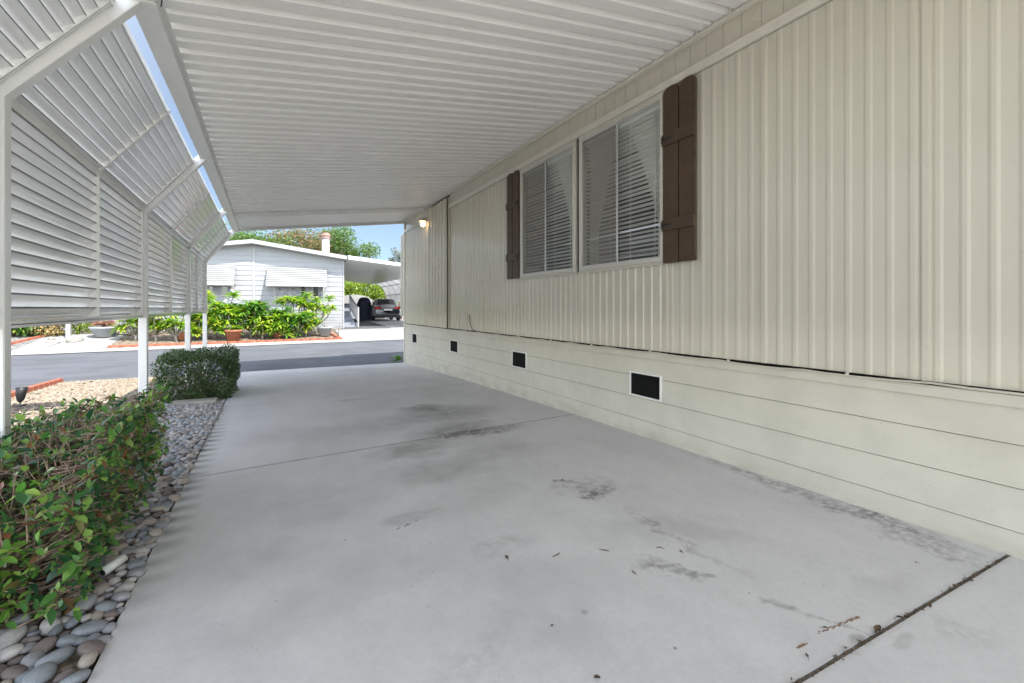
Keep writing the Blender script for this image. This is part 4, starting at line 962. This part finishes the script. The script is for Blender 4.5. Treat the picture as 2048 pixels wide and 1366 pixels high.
def hwin(x0, x1, z0, z1, ax0, ax1, az0, az1, out=.55):
    w_ = MB()
    for a, b, c_, d_ in ((x0-.05, x0, z0-.05, z1), (x1, x1+.05, z0-.05, z1), (x0, x1, z0-.05, z0)): w_.cbox(a, b, -.05, .0, c_, d_, .004)
    wo = w_.build('window', M['housetrim'], hs)
    g = MB(); g.box(x0, x1, -.028, -.024, z0, z1); g.build('pane', M['carglass'], wo)
    cu = MB(); n = 90; span = x1-x0
    for (u0, u1) in ((.02, .55), (.62, .80), (.90, .99)):
        prof = [(x0+span*(u0+(u1-u0)*i/n), -.034+.006*math.sin(i*.9)) for i in range(n+1)]
        cu.add([(a, b, z0+.02) for a, b in prof]+[(a, b, z1) for a, b in prof], [(i, i+1, n+2+i, n+1+i) for i in range(n)], True)
    cu.build('curtain', simple('grey_curtain', (.30, .30, .33), .7, var=.3, nscale=12), wo)
    a_ = MB(); nz = 9; H_ = az1-az0
    for i in range(nz):
        u0, u1 = i/nz, (i+1)/nz; ya, yb = -.05-out*u0, -.05-out*u1; za, zb = az1-H_*u0, az1-H_*u1
        a_.add([(ax0, ya, za), (ax1, ya, za), (ax1, yb-.03, zb+.035), (ax0, yb-.03, zb+.035), (ax1, yb, zb), (ax0, yb, zb)], [(0, 1, 2, 3), (3, 2, 4, 5)])
        a_.add([(ax0, ya, za-.004), (ax1, ya, za-.004), (ax1, yb, zb-.004), (ax0, yb, zb-.004)], [(0, 3, 2, 1)])
    a_.cbox(ax0, ax1, -.05-out-.02, -.05-out+.01, az0-.10, az0+.02, .003)
    ao = a_.build('awning', M['housetrim'], wo)
    for x_ in (ax0+.02, ax1-.02): b_ = MB(); b_.bar((x_, -.03, az0-.02), (x_, -.05-out, az0-.03), .02, .02); b_.build('awning_arm', M['housetrim'], wo)
hwin(-2.94, -.92, 1.51, 2.3, -3.20, -.74, 2.02, 2.80)
hwin(-6.5, -4.55, 1.51, 2.3, -6.9, -4.42, 2.02, 2.80)
f = MB()                                      # side carport of the white house
def q3(x, y, z): return (x-.13*y, y, z)       # roof runs nearly parallel to the driveway
for (ya, yb) in ((-OV, 14),):
    f.add([q3(.10, ya, 3.40), q3(4.25, ya, 2.93), q3(4.25, yb, 2.93), q3(.10, yb, 3.40), q3(.10, ya, 3.23), q3(4.25, ya, 2.80), q3(4.25, yb, 2.80), q3(.10, yb, 3.23)], [(0, 1, 2, 3), (4, 7, 6, 5), (0, 4, 5, 1), (1, 5, 6, 2), (2, 6, 7, 3)])
co_ = f.build('side_carport', M['white'], hs)
f = MB(); A = [(4.25, 2.86), (4.55, 2.80), (4.82, 2.60), (5.02, 2.30), (5.14, 1.95), (5.18, 1.6), (5.18, 1.40)]
for ya, yb in zip(frange(-.4, 14, 1.6), frange(-.4, 14, 1.6)[1:]):
    for (x0_, z0_), (x1_, z1_) in zip(A, A[1:]):
        f.add([q3(x0_, ya+.04, z0_), q3(x1_, ya+.04, z1_), q3(x1_, yb-.04, z1_), q3(x0_, yb-.04, z0_), q3(x0_+.02, ya+.04, z0_+.02), q3(x1_+.02, ya+.04, z1_+.02), q3(x1_+.02, yb-.04, z1_+.02), q3(x0_+.02, yb-.04, z0_+.02)], [(0, 3, 2, 1), (4, 5, 6, 7)])
f.build('side_louvres', M['transl'], co_)
f = MB()
for ya in frange(-.4, 14, 1.6):
    for (x0_, z0_), (x1_, z1_) in zip(A, A[1:]): f.bar(q3(x0_-.02, ya, z0_-.01), q3(x1_-.02, ya, z1_-.01), .05, .03)
for k in (2, 4): f.bar(q3(A[k][0]-.02, -.4, A[k][1]-.01), q3(A[k][0]-.02, 14, A[k][1]-.01), .03, .05)
for ya in (-.4, 4.4, 9.2, 14): f.bar(q3(5.16, ya, -.1), q3(5.16, ya, 1.5), .08, .08, up=(0, 1, 0))
f.build('side_posts', M['greypot'], co_)

# ramp with railing beside the house
rp = empty('porch_steps', (3.75, 23.4, G(3.75, 23.4)), R(-2), 'grey side steps with a white railing beside the white house', 'steps')
f = MB()
for k in range(7): f.box(-.5, .12, .1+k*.45, .55+k*.45, -.1, .10+k*.11)
f.box(.12, .16, .0, 3.3, -.1, .22); f.build('steps', M['greyblue'], rp)
f = MB(); f.bar((.2, 0, .92), (.2, 3.3, 1.62), .05, .05); f.bar((.2, 0, .25), (.2, 3.3, .95), .04, .04); f.cbox(.165, .235, -.04, .03, -.1, .98); f.cbox(.165, .235, 3.27, 3.34, -.1, 1.68)
for k in range(1, 14): yk = k*3.3/14; f.bar((.2, yk, .25+yk*.212), (.2, yk, .92+yk*.212), .025, .025, up=(0, 1, 0))
f.build('railing', M['housetrim'], rp)
# arched shed and covered object
sh = empty('storage_shed', (6.3, 38.6, G(6.3, 38.6)), R(-3), 'white arched storage shed at the end of the neighbour driveway', 'shed')
f = MB(); f.box(-1.3, 1.15, 0, 3, -.1, 1.28); f.build('wall', M['greyblue'], sh)
f = MB(); arc = [(1.42*math.cos(a)-.08, 1.25+.66*math.sin(a)**.9) for a in [math.pi*k/16 for k in range(17)]]
f.ext(arc+[(-1.5, 1.2), (1.34, 1.2)], (0, -.25, 0), (0, 3.1, 0), (1, 0, 0), (0, 0, 1), closed=True, cap=True, smooth=False); f.build('roof', M['housetrim'], sh)
tp = empty('covered_barbecue', (5.72, 31.6, G(5.7, 31.6)), R(-8), 'dark navy cover draped over a tall barbecue beside the grey car', 'covered grill')
f = MB(); n = 28; rings = [(1.02, 0), (1.0, .2), (.97, .6), (.95, 1.0), (.90, 1.25), (.72, 1.45), (.45, 1.56), (.0, 1.58)]; vs = []
for q, z in rings:
    for k in range(n):
        a = 2*math.pi*k/n; cx2 = math.copysign(abs(math.cos(a))**.55, math.cos(a)); sy2 = math.copysign(abs(math.sin(a))**.55, math.sin(a)); wv = 1+.035*math.sin(a*9+z*2)*(1-z/1.6)
        vs.append((cx2*.47*q*wv, sy2*.40*q*wv, z))
f.add(vs, [(i*n+k, i*n+(k+1) % n, (i+1)*n+(k+1) % n, (i+1)*n+k) for i in range(len(rings)-1) for k in range(n)], True); f.build('cover', M['tarp'], tp)

# ------------------------------------------------------------------ parked car
car = empty('parked_car', (6.75, 29.2, G(6.7, 30)+.03), R(-4), 'dark grey sedan parked under the white house carport, seen from behind', 'car')
def loft(mb, secs, n=24, smooth=True, power=.45, caps=True):
    vs = []
    for (y, zc, hw, hh, pw) in secs:
        for k in range(n):
            a = 2*math.pi*k/n; cx2 = math.copysign(abs(math.cos(a))**pw, math.cos(a)); sz2 = math.copysign(abs(math.sin(a))**pw, math.sin(a)); vs.append((cx2*hw, y, zc+sz2*hh))
    fs = [(i*n+k, i*n+(k+1) % n, (i+1)*n+(k+1) % n, (i+1)*n+k) for i in range(len(secs)-1) for k in range(n)]
    if caps: fs += [tuple(range(n)), tuple(range((len(secs)-1)*n, len(secs)*n))[::-1]]
    mb.add(vs, fs, smooth)
f = MB(); loft(f, [(0, .62, .74, .22, .5), (.04, .60, .82, .32, .45), (.16, .60, .87, .38, .42), (.8, .60, .90, .39, .4), (2.3, .58, .90, .38, .4), (3.6, .55, .89, .34, .42), (4.3, .50, .84, .27, .48), (4.55, .47, .72, .18, .5)], 32)
body = f.build('body', M['carpaint'], car)
f = MB(); loft(f, [(.55, .98, .70, .02, .6), (1.15, 1.16, .66, .24, .5), (1.6, 1.19, .64, .265, .5), (2.4, 1.19, .63, .265, .5), (3.3, .97, .70, .02, .6)], 28); f.build('cabin', M['carpaint'], car)
f = MB()                                     # rear window, side windows
f.add([(-.56, .66, 1.04), (.56, .66, 1.04), (.47, 1.16, 1.385), (-.47, 1.16, 1.385)], [(0, 1, 2, 3)])
f.add([(-.56, .68, 1.02), (.56, .68, 1.02), (.47, 1.19, 1.37), (-.47, 1.19, 1.37)], [(3, 2, 1, 0)])
f.v = [(x, y-.045, z+.03) for x, y, z in f.v]; f.build('rear_window', M['carglass'], car)
for sg in (-1, 1):
    f = MB(); f.add([(sg*.695, 1.0, 1.03), (sg*.70, 2.95, 1.03), (sg*.655, 2.35, 1.38), (sg*.655, 1.35, 1.38), (sg*.68, 1.0, 1.03), (sg*.685, 2.95, 1.03), (sg*.64, 2.35, 1.38), (sg*.64, 1.35, 1.38)], [(0, 1, 2, 3), (7, 6, 5, 4)]); f.v = [(x*1.012, y, z) for x, y, z in f.v]; f.build('side_window', M['carglass'], car)
    f = MB(); loft(f, [(-.035, .84, .22, .075, .6), (.03, .85, .24, .085, .6), (.20, .86, .20, .075, .6)], 16); f.v = [(x+sg*.62, y, z) for x, y, z in f.v]; f.build('tail_light', M['red'], car)
    f = MB(); f.cbox(sg*.93-.09, sg*.93+.09, 2.75, 2.85, 1.0, 1.13, .02); f.build('wing_mirror', M['carpaint'], car)
    for yw in (.95, 3.65):
        f = MB(); n = 24
        for (ra, rb, xa, xb) in ((.32, .32, .70, .90),):
            f.tube([(sg*xa, yw, .31), (sg*(xa+.02), yw, .31), (sg*(xb-.02), yw, .31), (sg*xb, yw, .31)], [.28, .32, .32, .29], n)
        wo = f.build('wheel', M['tyre'], car); f = MB(); f.tube([(sg*.90, yw, .31), (sg*.912, yw, .31)], [.21, .19], 16); f.build('rim', M['rim'], wo)
f = MB(); f.cbox(-.26, .26, -.03, -.012, .66, .79, .004); f.build('number_plate', M['plate'], car)
f = MB(); f.cbox(-.80, .80, -.04, .3, .26, .36, .03); f.build('bumper_valance', M['tyre'], car)
f = MB(); f.cbox(-.45, .45, -.035, -.01, .81, .835, .006); f.build('chrome_strip', M['rim'], car)

# ------------------------------------------------------------------ plumerias and pots in the bed
def plumeria(x, y, h, spread, heads, mat, label, seed, flowers=0, z=None, L=.36, low=.30):
    r = random.Random(seed); g = G(x, y) if z is None else z; root = empty('plumeria', (x, y, g), 0, label, 'plant', 'plumerias in front of the white house')
    lf = MB(); st = MB(); fl = MB()
    fork = Vector((0, 0, h*.18)); st.tube([(0, 0, -.05), fork], [.045, .04], 7)
    heads = int(heads*1.6); spread *= 1.15
    for k in range(heads):
        a = 2*math.pi*(k+r.random()*.6)/heads; rr = spread*math.sqrt(r.random()); hh = h*(low+(1-low)*r.random()**.7) if k else h
        tip = Vector((math.cos(a)*rr, math.sin(a)*rr*.6, hh-.08)); m = fork.lerp(tip, .5)+Vector((math.cos(a)*.12, math.sin(a)*.08, -.04))
        st.tube([fork, m, tip], [.032, .024, .018], 6)
        nl = r.randint(34, 46)
        for j in range(nl):
            b = j*2.4+r.random()*.5; el = r.uniform(-.35, .9); d = Vector((math.cos(b), math.sin(b), el)); leaf(lf, tip+Vector((0, 0, r.uniform(-.12, .05))), d, Vector((0, 0, 1)), L*r.uniform(.65, 1.1), L*.24, .3, r.uniform(.1, .4))
        if k < flowers:
            fl = MB()
            for q in range(9): small_leaf(fl, tip+Vector((0, 0, .14))+rv(r)*.06, .11, r)
            fl.build('flower_cluster', M['petal'], root)
    lf.build('leaves', mat, root); st.build('stems', M['greystem'], root)

    return root
def pot(name, x, y, r0, r1, h, mat, label):
    f = MB(); f.lathe((0, 0, 0), [(0, 0), (r0, 0), (r1*.96, h*.8), (r1*1.08, h*.82), (r1*1.1, h), (r1*.98, h), (r1*.92, h*.85), (0, h*.84)], 24)
    g = G(x, y)+.02; root = empty(name, (x, y, g), 0, label, 'plant pot'); f.build('pot_body', mat, root); s_ = MB(); s_.lathe((0, 0, h*.86), [(0, .01), (r1*.9, 0)], 20); s_.build('soil', M['soil'], root); return g+h*.85
def bedp(px, w=20.6):                      # point in the bed seen at photo column px
    k = (px-535)/1033
    # x = k d ; d = FX x + FY y ; y = w+.103x
    x = k*FY*w/(1-k*FX-k*FY*.103); return x, YY(x, w)
ztp = pot('terracotta_pot', *bedp(467, 20.15), .20, .28, .40, M['terra'], 'pale terracotta pot under the tall flowering plumeria')
zt2 = pot('terracotta_pot', *bedp(556, 20.4), .15, .22, .38, M['terra'], 'deep orange terracotta pot beneath the dense middle plumeria')
zt3 = pot('terracotta_pot', *bedp(366, 20.5), .15, .20, .30, M['terra'], 'terracotta pot seen between the second and third carport posts')
pot('grey_bowl_pot', *bedp(650, 20.4), .18, .30, .40, M['greypot'], 'grey ceramic bowl pot with bare twigs at the right end of the bed')
plumeria(*bedp(272, 20.8), 1.15, .35, 6, M['plumleaf'], 'small yellow green plumeria left of the second carport post, by the steps', 1)
plumeria(*bedp(312, 20.6), 1.25, .45, 7, M['plumleaf'], 'sparse yellow green plumeria just right of the second carport post', 2)
plumeria(*bedp(352, 20.4), 1.25, .45, 7, M['plumleaf'], 'yellow green plumeria growing just left of the third carport post', 3)
plumeria(*bedp(395, 20.9), 1.0, .35, 6, M['plumdark'], 'deep green plumeria between the last two carport posts', 4)
plumeria(*bedp(430, 20.8), 1.75, .62, 12, M['plumleaf'], 'tallest flowering plumeria right of the last carport post', 5, flowers=2)
plumeria(*bedp(458, 20.4), 1.15, .45, 8, M['plumleaf'], 'low bright plumeria growing over the pale terracotta pot', 6)
plumeria(*bedp(502, 20.6), 1.45, .65, 14, M['plumdark'], 'dense deep green plumeria in the middle of the bed with a forked trunk', 7, flowers=0)
plumeria(*bedp(545, 20.7), 1.2, .5, 9, M['plumdark'], 'round deep green plumeria behind the orange terracotta pot', 8)
plumeria(*bedp(558, 20.3), .95, .45, 9, M['plumleaf'], 'low bright green plumeria over the orange terracotta pot', 9)
plumeria(*bedp(592, 20.3), 1.0, .42, 8, M['plumdark'], 'low plumeria drooping over the bed right of the orange pot', 10)
plumeria(*bedp(590, 21.3), 1.75, .55, 5, M['plumleaf'], 'leggy plumeria with bare stems under the large house window', 11, low=.75)
plumeria(*bedp(632, 21.2), 1.65, .6, 7, M['plumleaf'], 'open branching plumeria at the right end of the bed, beside the grey bowl pot', 12, low=.45)
plumeria(*bedp(478, 20.9), 1.3, .5, 8, M['plumdark'], 'deep green plumeria between the flowering one and the forked one', 13)
plumeria(*bedp(525, 20.3), .9, .45, 7, M['plumleaf'], 'low yellow green plumeria in front, left of the orange pot', 14)
plumeria(*bedp(612, 20.6), 1.0, .45, 7, M['plumleaf'], 'low yellow green plumeria between the drooping one and the branching one', 15)
plumeria(*bedp(408, 20.5), 1.1, .4, 7, M['plumleaf'], 'yellow green plumeria directly behind the last carport post', 16)
x_, y_ = bedp(676, 20.3); f = MB(); f.tube([(0, 0, -.05), (.03, 0, .3), (.09, 0, .62)], [.018, .014, .010], 6); f.tube([(.03, 0, .3), (-.08, .03, .4)], [.01, .006], 5); o = f.build('bare_stick', M['wood']); o.location = (x_, y_, G(x_, y_)); tag(o, 'bare brown stick standing at the right end of the bed', 'stick')
x_, y_ = bedp(650, 20.4); f = MB(); rr = random.Random(9)
for k in range(14): a = rr.uniform(0, 6.28); f.tube([(0, 0, 0), (math.cos(a)*.2, math.sin(a)*.2, rr.uniform(.15, .35))], [.008, .004], 4)
o = f.build('bare_twigs', M['greystem']); o.location = (x_, y_, G(x_, y_)+.35); tag(o, 'bare grey twigs growing in the grey bowl pot', 'plant')

# ------------------------------------------------------------------ far left garden across the street
def lp(px, py, dd=0): p = gp(px, py); return p
p = lp(208, 675); pot('grey_bowl_pot', p.x, p.y, .22, .38, .36, M['greypot'], 'blue grey bowl pot holding the pink succulent across the street')
o = strap_plant('pink_succulent', p.x, p.y, 260, .34, .05, M['pinkleaf'], 'bushy pink succulent in the blue grey bowl pot', 31, up=.5, z=G(p.x, p.y)+.38)
p = lp(150, 682)
def rock(px, py, a, b, c, label, seed):
    p = gp(px, py); me = pebble_mesh(seed+50, 1, .75, .6); me.materials.append(M['rock']); o = bpy.data.objects.new('garden_rock', me); sc.collection.objects.link(o); o.location = (p.x, p.y, G(p.x, p.y)+c*.25); o.scale = (a, b, c); o.rotation_euler = (0, 0, seed); tag(o, label, 'rock')
rock(150, 684, .26, .22, .26, 'largest rounded pale rock in front of the white garden post', 1)
rock(103, 680, .14, .12, .14, 'blue grey rock on the white gravel left of the white post', 2)
rock(104, 686, .20, .12, .10, 'flat pale slab of rock on the white gravel', 3)
rock(130, 684, .07, .07, .08, 'small dark grey stone between the two larger rocks', 4)
p = gp(137, 678); f = MB(); f.cbox(-.06, .06, -.06, .06, -.1, 2.9, .008); o = f.build('white_post', M['housetrim']); o.location = (p.x, p.y, G(p.x, p.y)); tag(o, 'square white post standing in the garden across the street', 'post')
p = gp(88, 697); a = p; b = gp(122, 686); f = MB(); f.tube([a+Vector((0, 0, .05)), b+Vector((0, 0, .06))], .022, 8); o = f.build('white_pipe', M['pvc'], None, loc=tuple(a)); tag(o, 'thin white pipe lying across the white gravel', 'pipe')
def bush(name, px, py, w_, h, n, L, mat, label, seed, dz=0):
    p = gp(px, py); r = random.Random(seed); lf = MB(); st = MB(); root = empty(name, (p.x, p.y, G(p.x, p.y)), 0, label, 'shrub', 'shrubs across the street')
    for k in range(n):
        v = rv(r)*(.6+.4*r.random()); q = Vector((v.x*w_/2, v.y*w_/2, h*.5+v.z*h*.5)); leaf(lf, q, v+rv(r)*.6, Vector((0, 0, 1)), L*r.uniform(.6, 1.2), L*.4, .2, .2)
    for k in range(14): v = rv(r); st.tube([(0, 0, -.03), (v.x*w_*.4, v.y*w_*.4, h*.5+abs(v.z)*h*.4)], [.015, .004], 4)
    lf.build('leaves', mat, root); st.build('stems', M['wood'], root)
bush('dark_shrub', 28, 672, 1.3, 1.5, 500, .22, M['plumdark'], 'dark leafy shrub at the far left under the louvres', 41)
bush('dark_shrub', 62, 671, 1.2, 1.3, 500, .22, M['tree1'], 'broad leaved green shrub second from the left under the louvres', 42)
bush('dry_shrub', 92, 672, .9, .75, 500, .12, M['drygrass'], 'dry tan and green grassy shrub behind the blue grey rock', 43)
bush('dry_shrub', 116, 672, .7, .7, 400, .12, M['drygrass'], 'dry straw coloured tuft left of the white garden post', 44)
bush('light_shrub', 158, 668, 1.0, 1.3, 700, .12, M['hedge2'], 'light yellow green shrub right of the white garden post', 45)
bush('light_shrub', 105, 662, 1.2, 1.6, 600, .14, M['tree1'], 'pale green shrub behind the dry grassy tufts', 46)
bush('light_shrub', 178, 662, .8, 1.4, 500, .12, M['hedge2'], 'yellow green shrub in front of the blue grey house base', 47)
# entry steps
p = gp(262, 672); es = empty('entry_steps', (p.x, p.y, G(p.x, p.y)), R(-7), 'white entry steps with slatted risers left of the white house', 'steps')
f = MB()
for k in range(4): f.cbox(-.45, .75, .25*k, .25*k+.28, .20*(k+1)-.04, .20*(k+1), .004)
f.build('treads', M['housetrim'], es)
f = MB(); f.obox((-.47, .45, .55), (.025, 0, 0), (0, .5, .48), (0, .09, -.10)); f.cbox(-.50, -.42, -.05, .03, 0, 1.15, .004); f.build('stringer', M['housetrim'], es)
# neighbouring blue-grey home
nh = empty('grey_house', (-6.2, 25.5, .25), R(-7), 'blue grey home behind the garden at the far left across the street', 'house')
f = MB(); z = 0
while z < 3.2: f.add([(-10, -.02, z), (0, -.02, z), (0, -.004, z+.22), (-10, -.004, z+.22), (-10, 0, z), (0, 0, z)], [(0, 1, 2, 3), (0, 4, 5, 1)]); z += .22
f.build('wall', M['greyblue'], nh)
f = MB(); f.box(-10, -.02, .001, 8, -.1, 3.2); f.build('wall_body', M['greyblue'], nh)
f = MB(); f.add([(-10.4, -.6, 3.25), (.4, -.6, 3.25), (.4, 8.5, 3.25), (-10.4, 8.5, 3.25), (-10.4, 4, 4.0), (.4, 4, 4.0)], [(0, 1, 5, 4), (3, 4, 5, 2), (1, 2, 5), (0, 4, 3), (0, 3, 2, 1)]); f.build('roof', M['roofsh'], nh)
f = MB(); f.cbox(-4.2, -2.4, -.05, -.01, 1.0, 2.2, .01); wo = f.build('window', M['housetrim'], nh); f = MB(); f.box(-4.1, -2.5, -.056, -.051, 1.1, 2.1); f.build('pane', M['carglass'], wo)

# ------------------------------------------------------------------ trees behind
def tp_(px, y):
    k = (px-535)/1033; x = k*FY*y/(1-k*FX); return x, y
tree('broadleaf_tree', *tp_(470, 44), 8.2, 5.0, 2.9, 2.6, 6500, .22, M['tree1'], 'green leafy tree behind the left slope of the white house roof', 51)
tree('broadleaf_tree', *tp_(525, 46), 8.3, 5.2, 2.8, 2.6, 6500, .22, M['tree1'], 'green tree rising behind the roof ridge of the white house', 52)
tree('reddish_tree', *tp_(592, 47), 9.4, 6.0, 3.1, 2.8, 8500, .22, M['tree2'], 'tree with reddish new leaves between the roof ridge and the chimney', 53)
tree('broadleaf_tree', *tp_(648, 50), 9.4, 5.8, 2.8, 2.8, 6500, .24, M['tree2'], 'mixed green and russet tree directly behind the chimney', 57)
tree('broadleaf_tree', *tp_(690, 46), 9.0, 6.6, 2.6, 2.6, 9000, .22, M['tree1'], 'dense green tree right of the chimney', 54)
tree('grey_green_tree', *tp_(798, 58), 9.6, 6.2, 2.1, 2.1, 1900, .26, M['tree3'], 'thin open grey green tree against the sky beside the cream home', 55, clumps=16, fill=.20)
tree('slender_tree', *tp_(765, 62), 6.9, 3.5, 1.5, 1.2, 800, .26, M['tree3'], 'low slender tree above the side carport roof', 56, clumps=8, fill=.22)
for i, (px_, tpz, wd) in enumerate(((690, 3.9, 1.7), (722, 3.8, 1.7), (755, 3.4, 1.6))):
    x_, y_ = tp_(px_, 40); tree('hedge_bush', x_, y_, tpz, 3.0, wd, 1.2, 3800, .20, M['hedge2'], ['bright green hedge bush above the shed, leftmost of three', 'bright green hedge bush above the shed, middle of three', 'bright green hedge bush nearest the curved side louvres'][i], 60+i, clumps=22, cat='hedge', group='bright hedge behind the shed', fill=.42)
for i, (x_, y_) in enumerate(((-9, 34), (-14, 33), (-20, 36), (14, 34), (22, 40))):
    tree('street_tree', x_, y_, 7+i*.4, 4.6, 2.8, 2.6, 3500, .3, M['tree1'], ['round green tree behind the gap left of the white house', 'green tree behind the middle of the blue grey home', 'green tree far left behind the blue grey home', 'green tree behind the side carport, hidden by the cream home', 'distant green tree right of the street, hidden by the cream home'][i], 70+i)
f = MB(); f.lathe((0, 0, 0), [(0, 0), (.16, 0), (.22, .35), (.24, .42), (.2, .42), (0, .38)], 18); x_, y_ = tp_(806, 33); o = f.build('terracotta_pot', M['terra']); o.location = (x_, y_, G(x_, y_)); tag(o, 'terracotta pot on the driveway right of the parked car', 'plant pot')
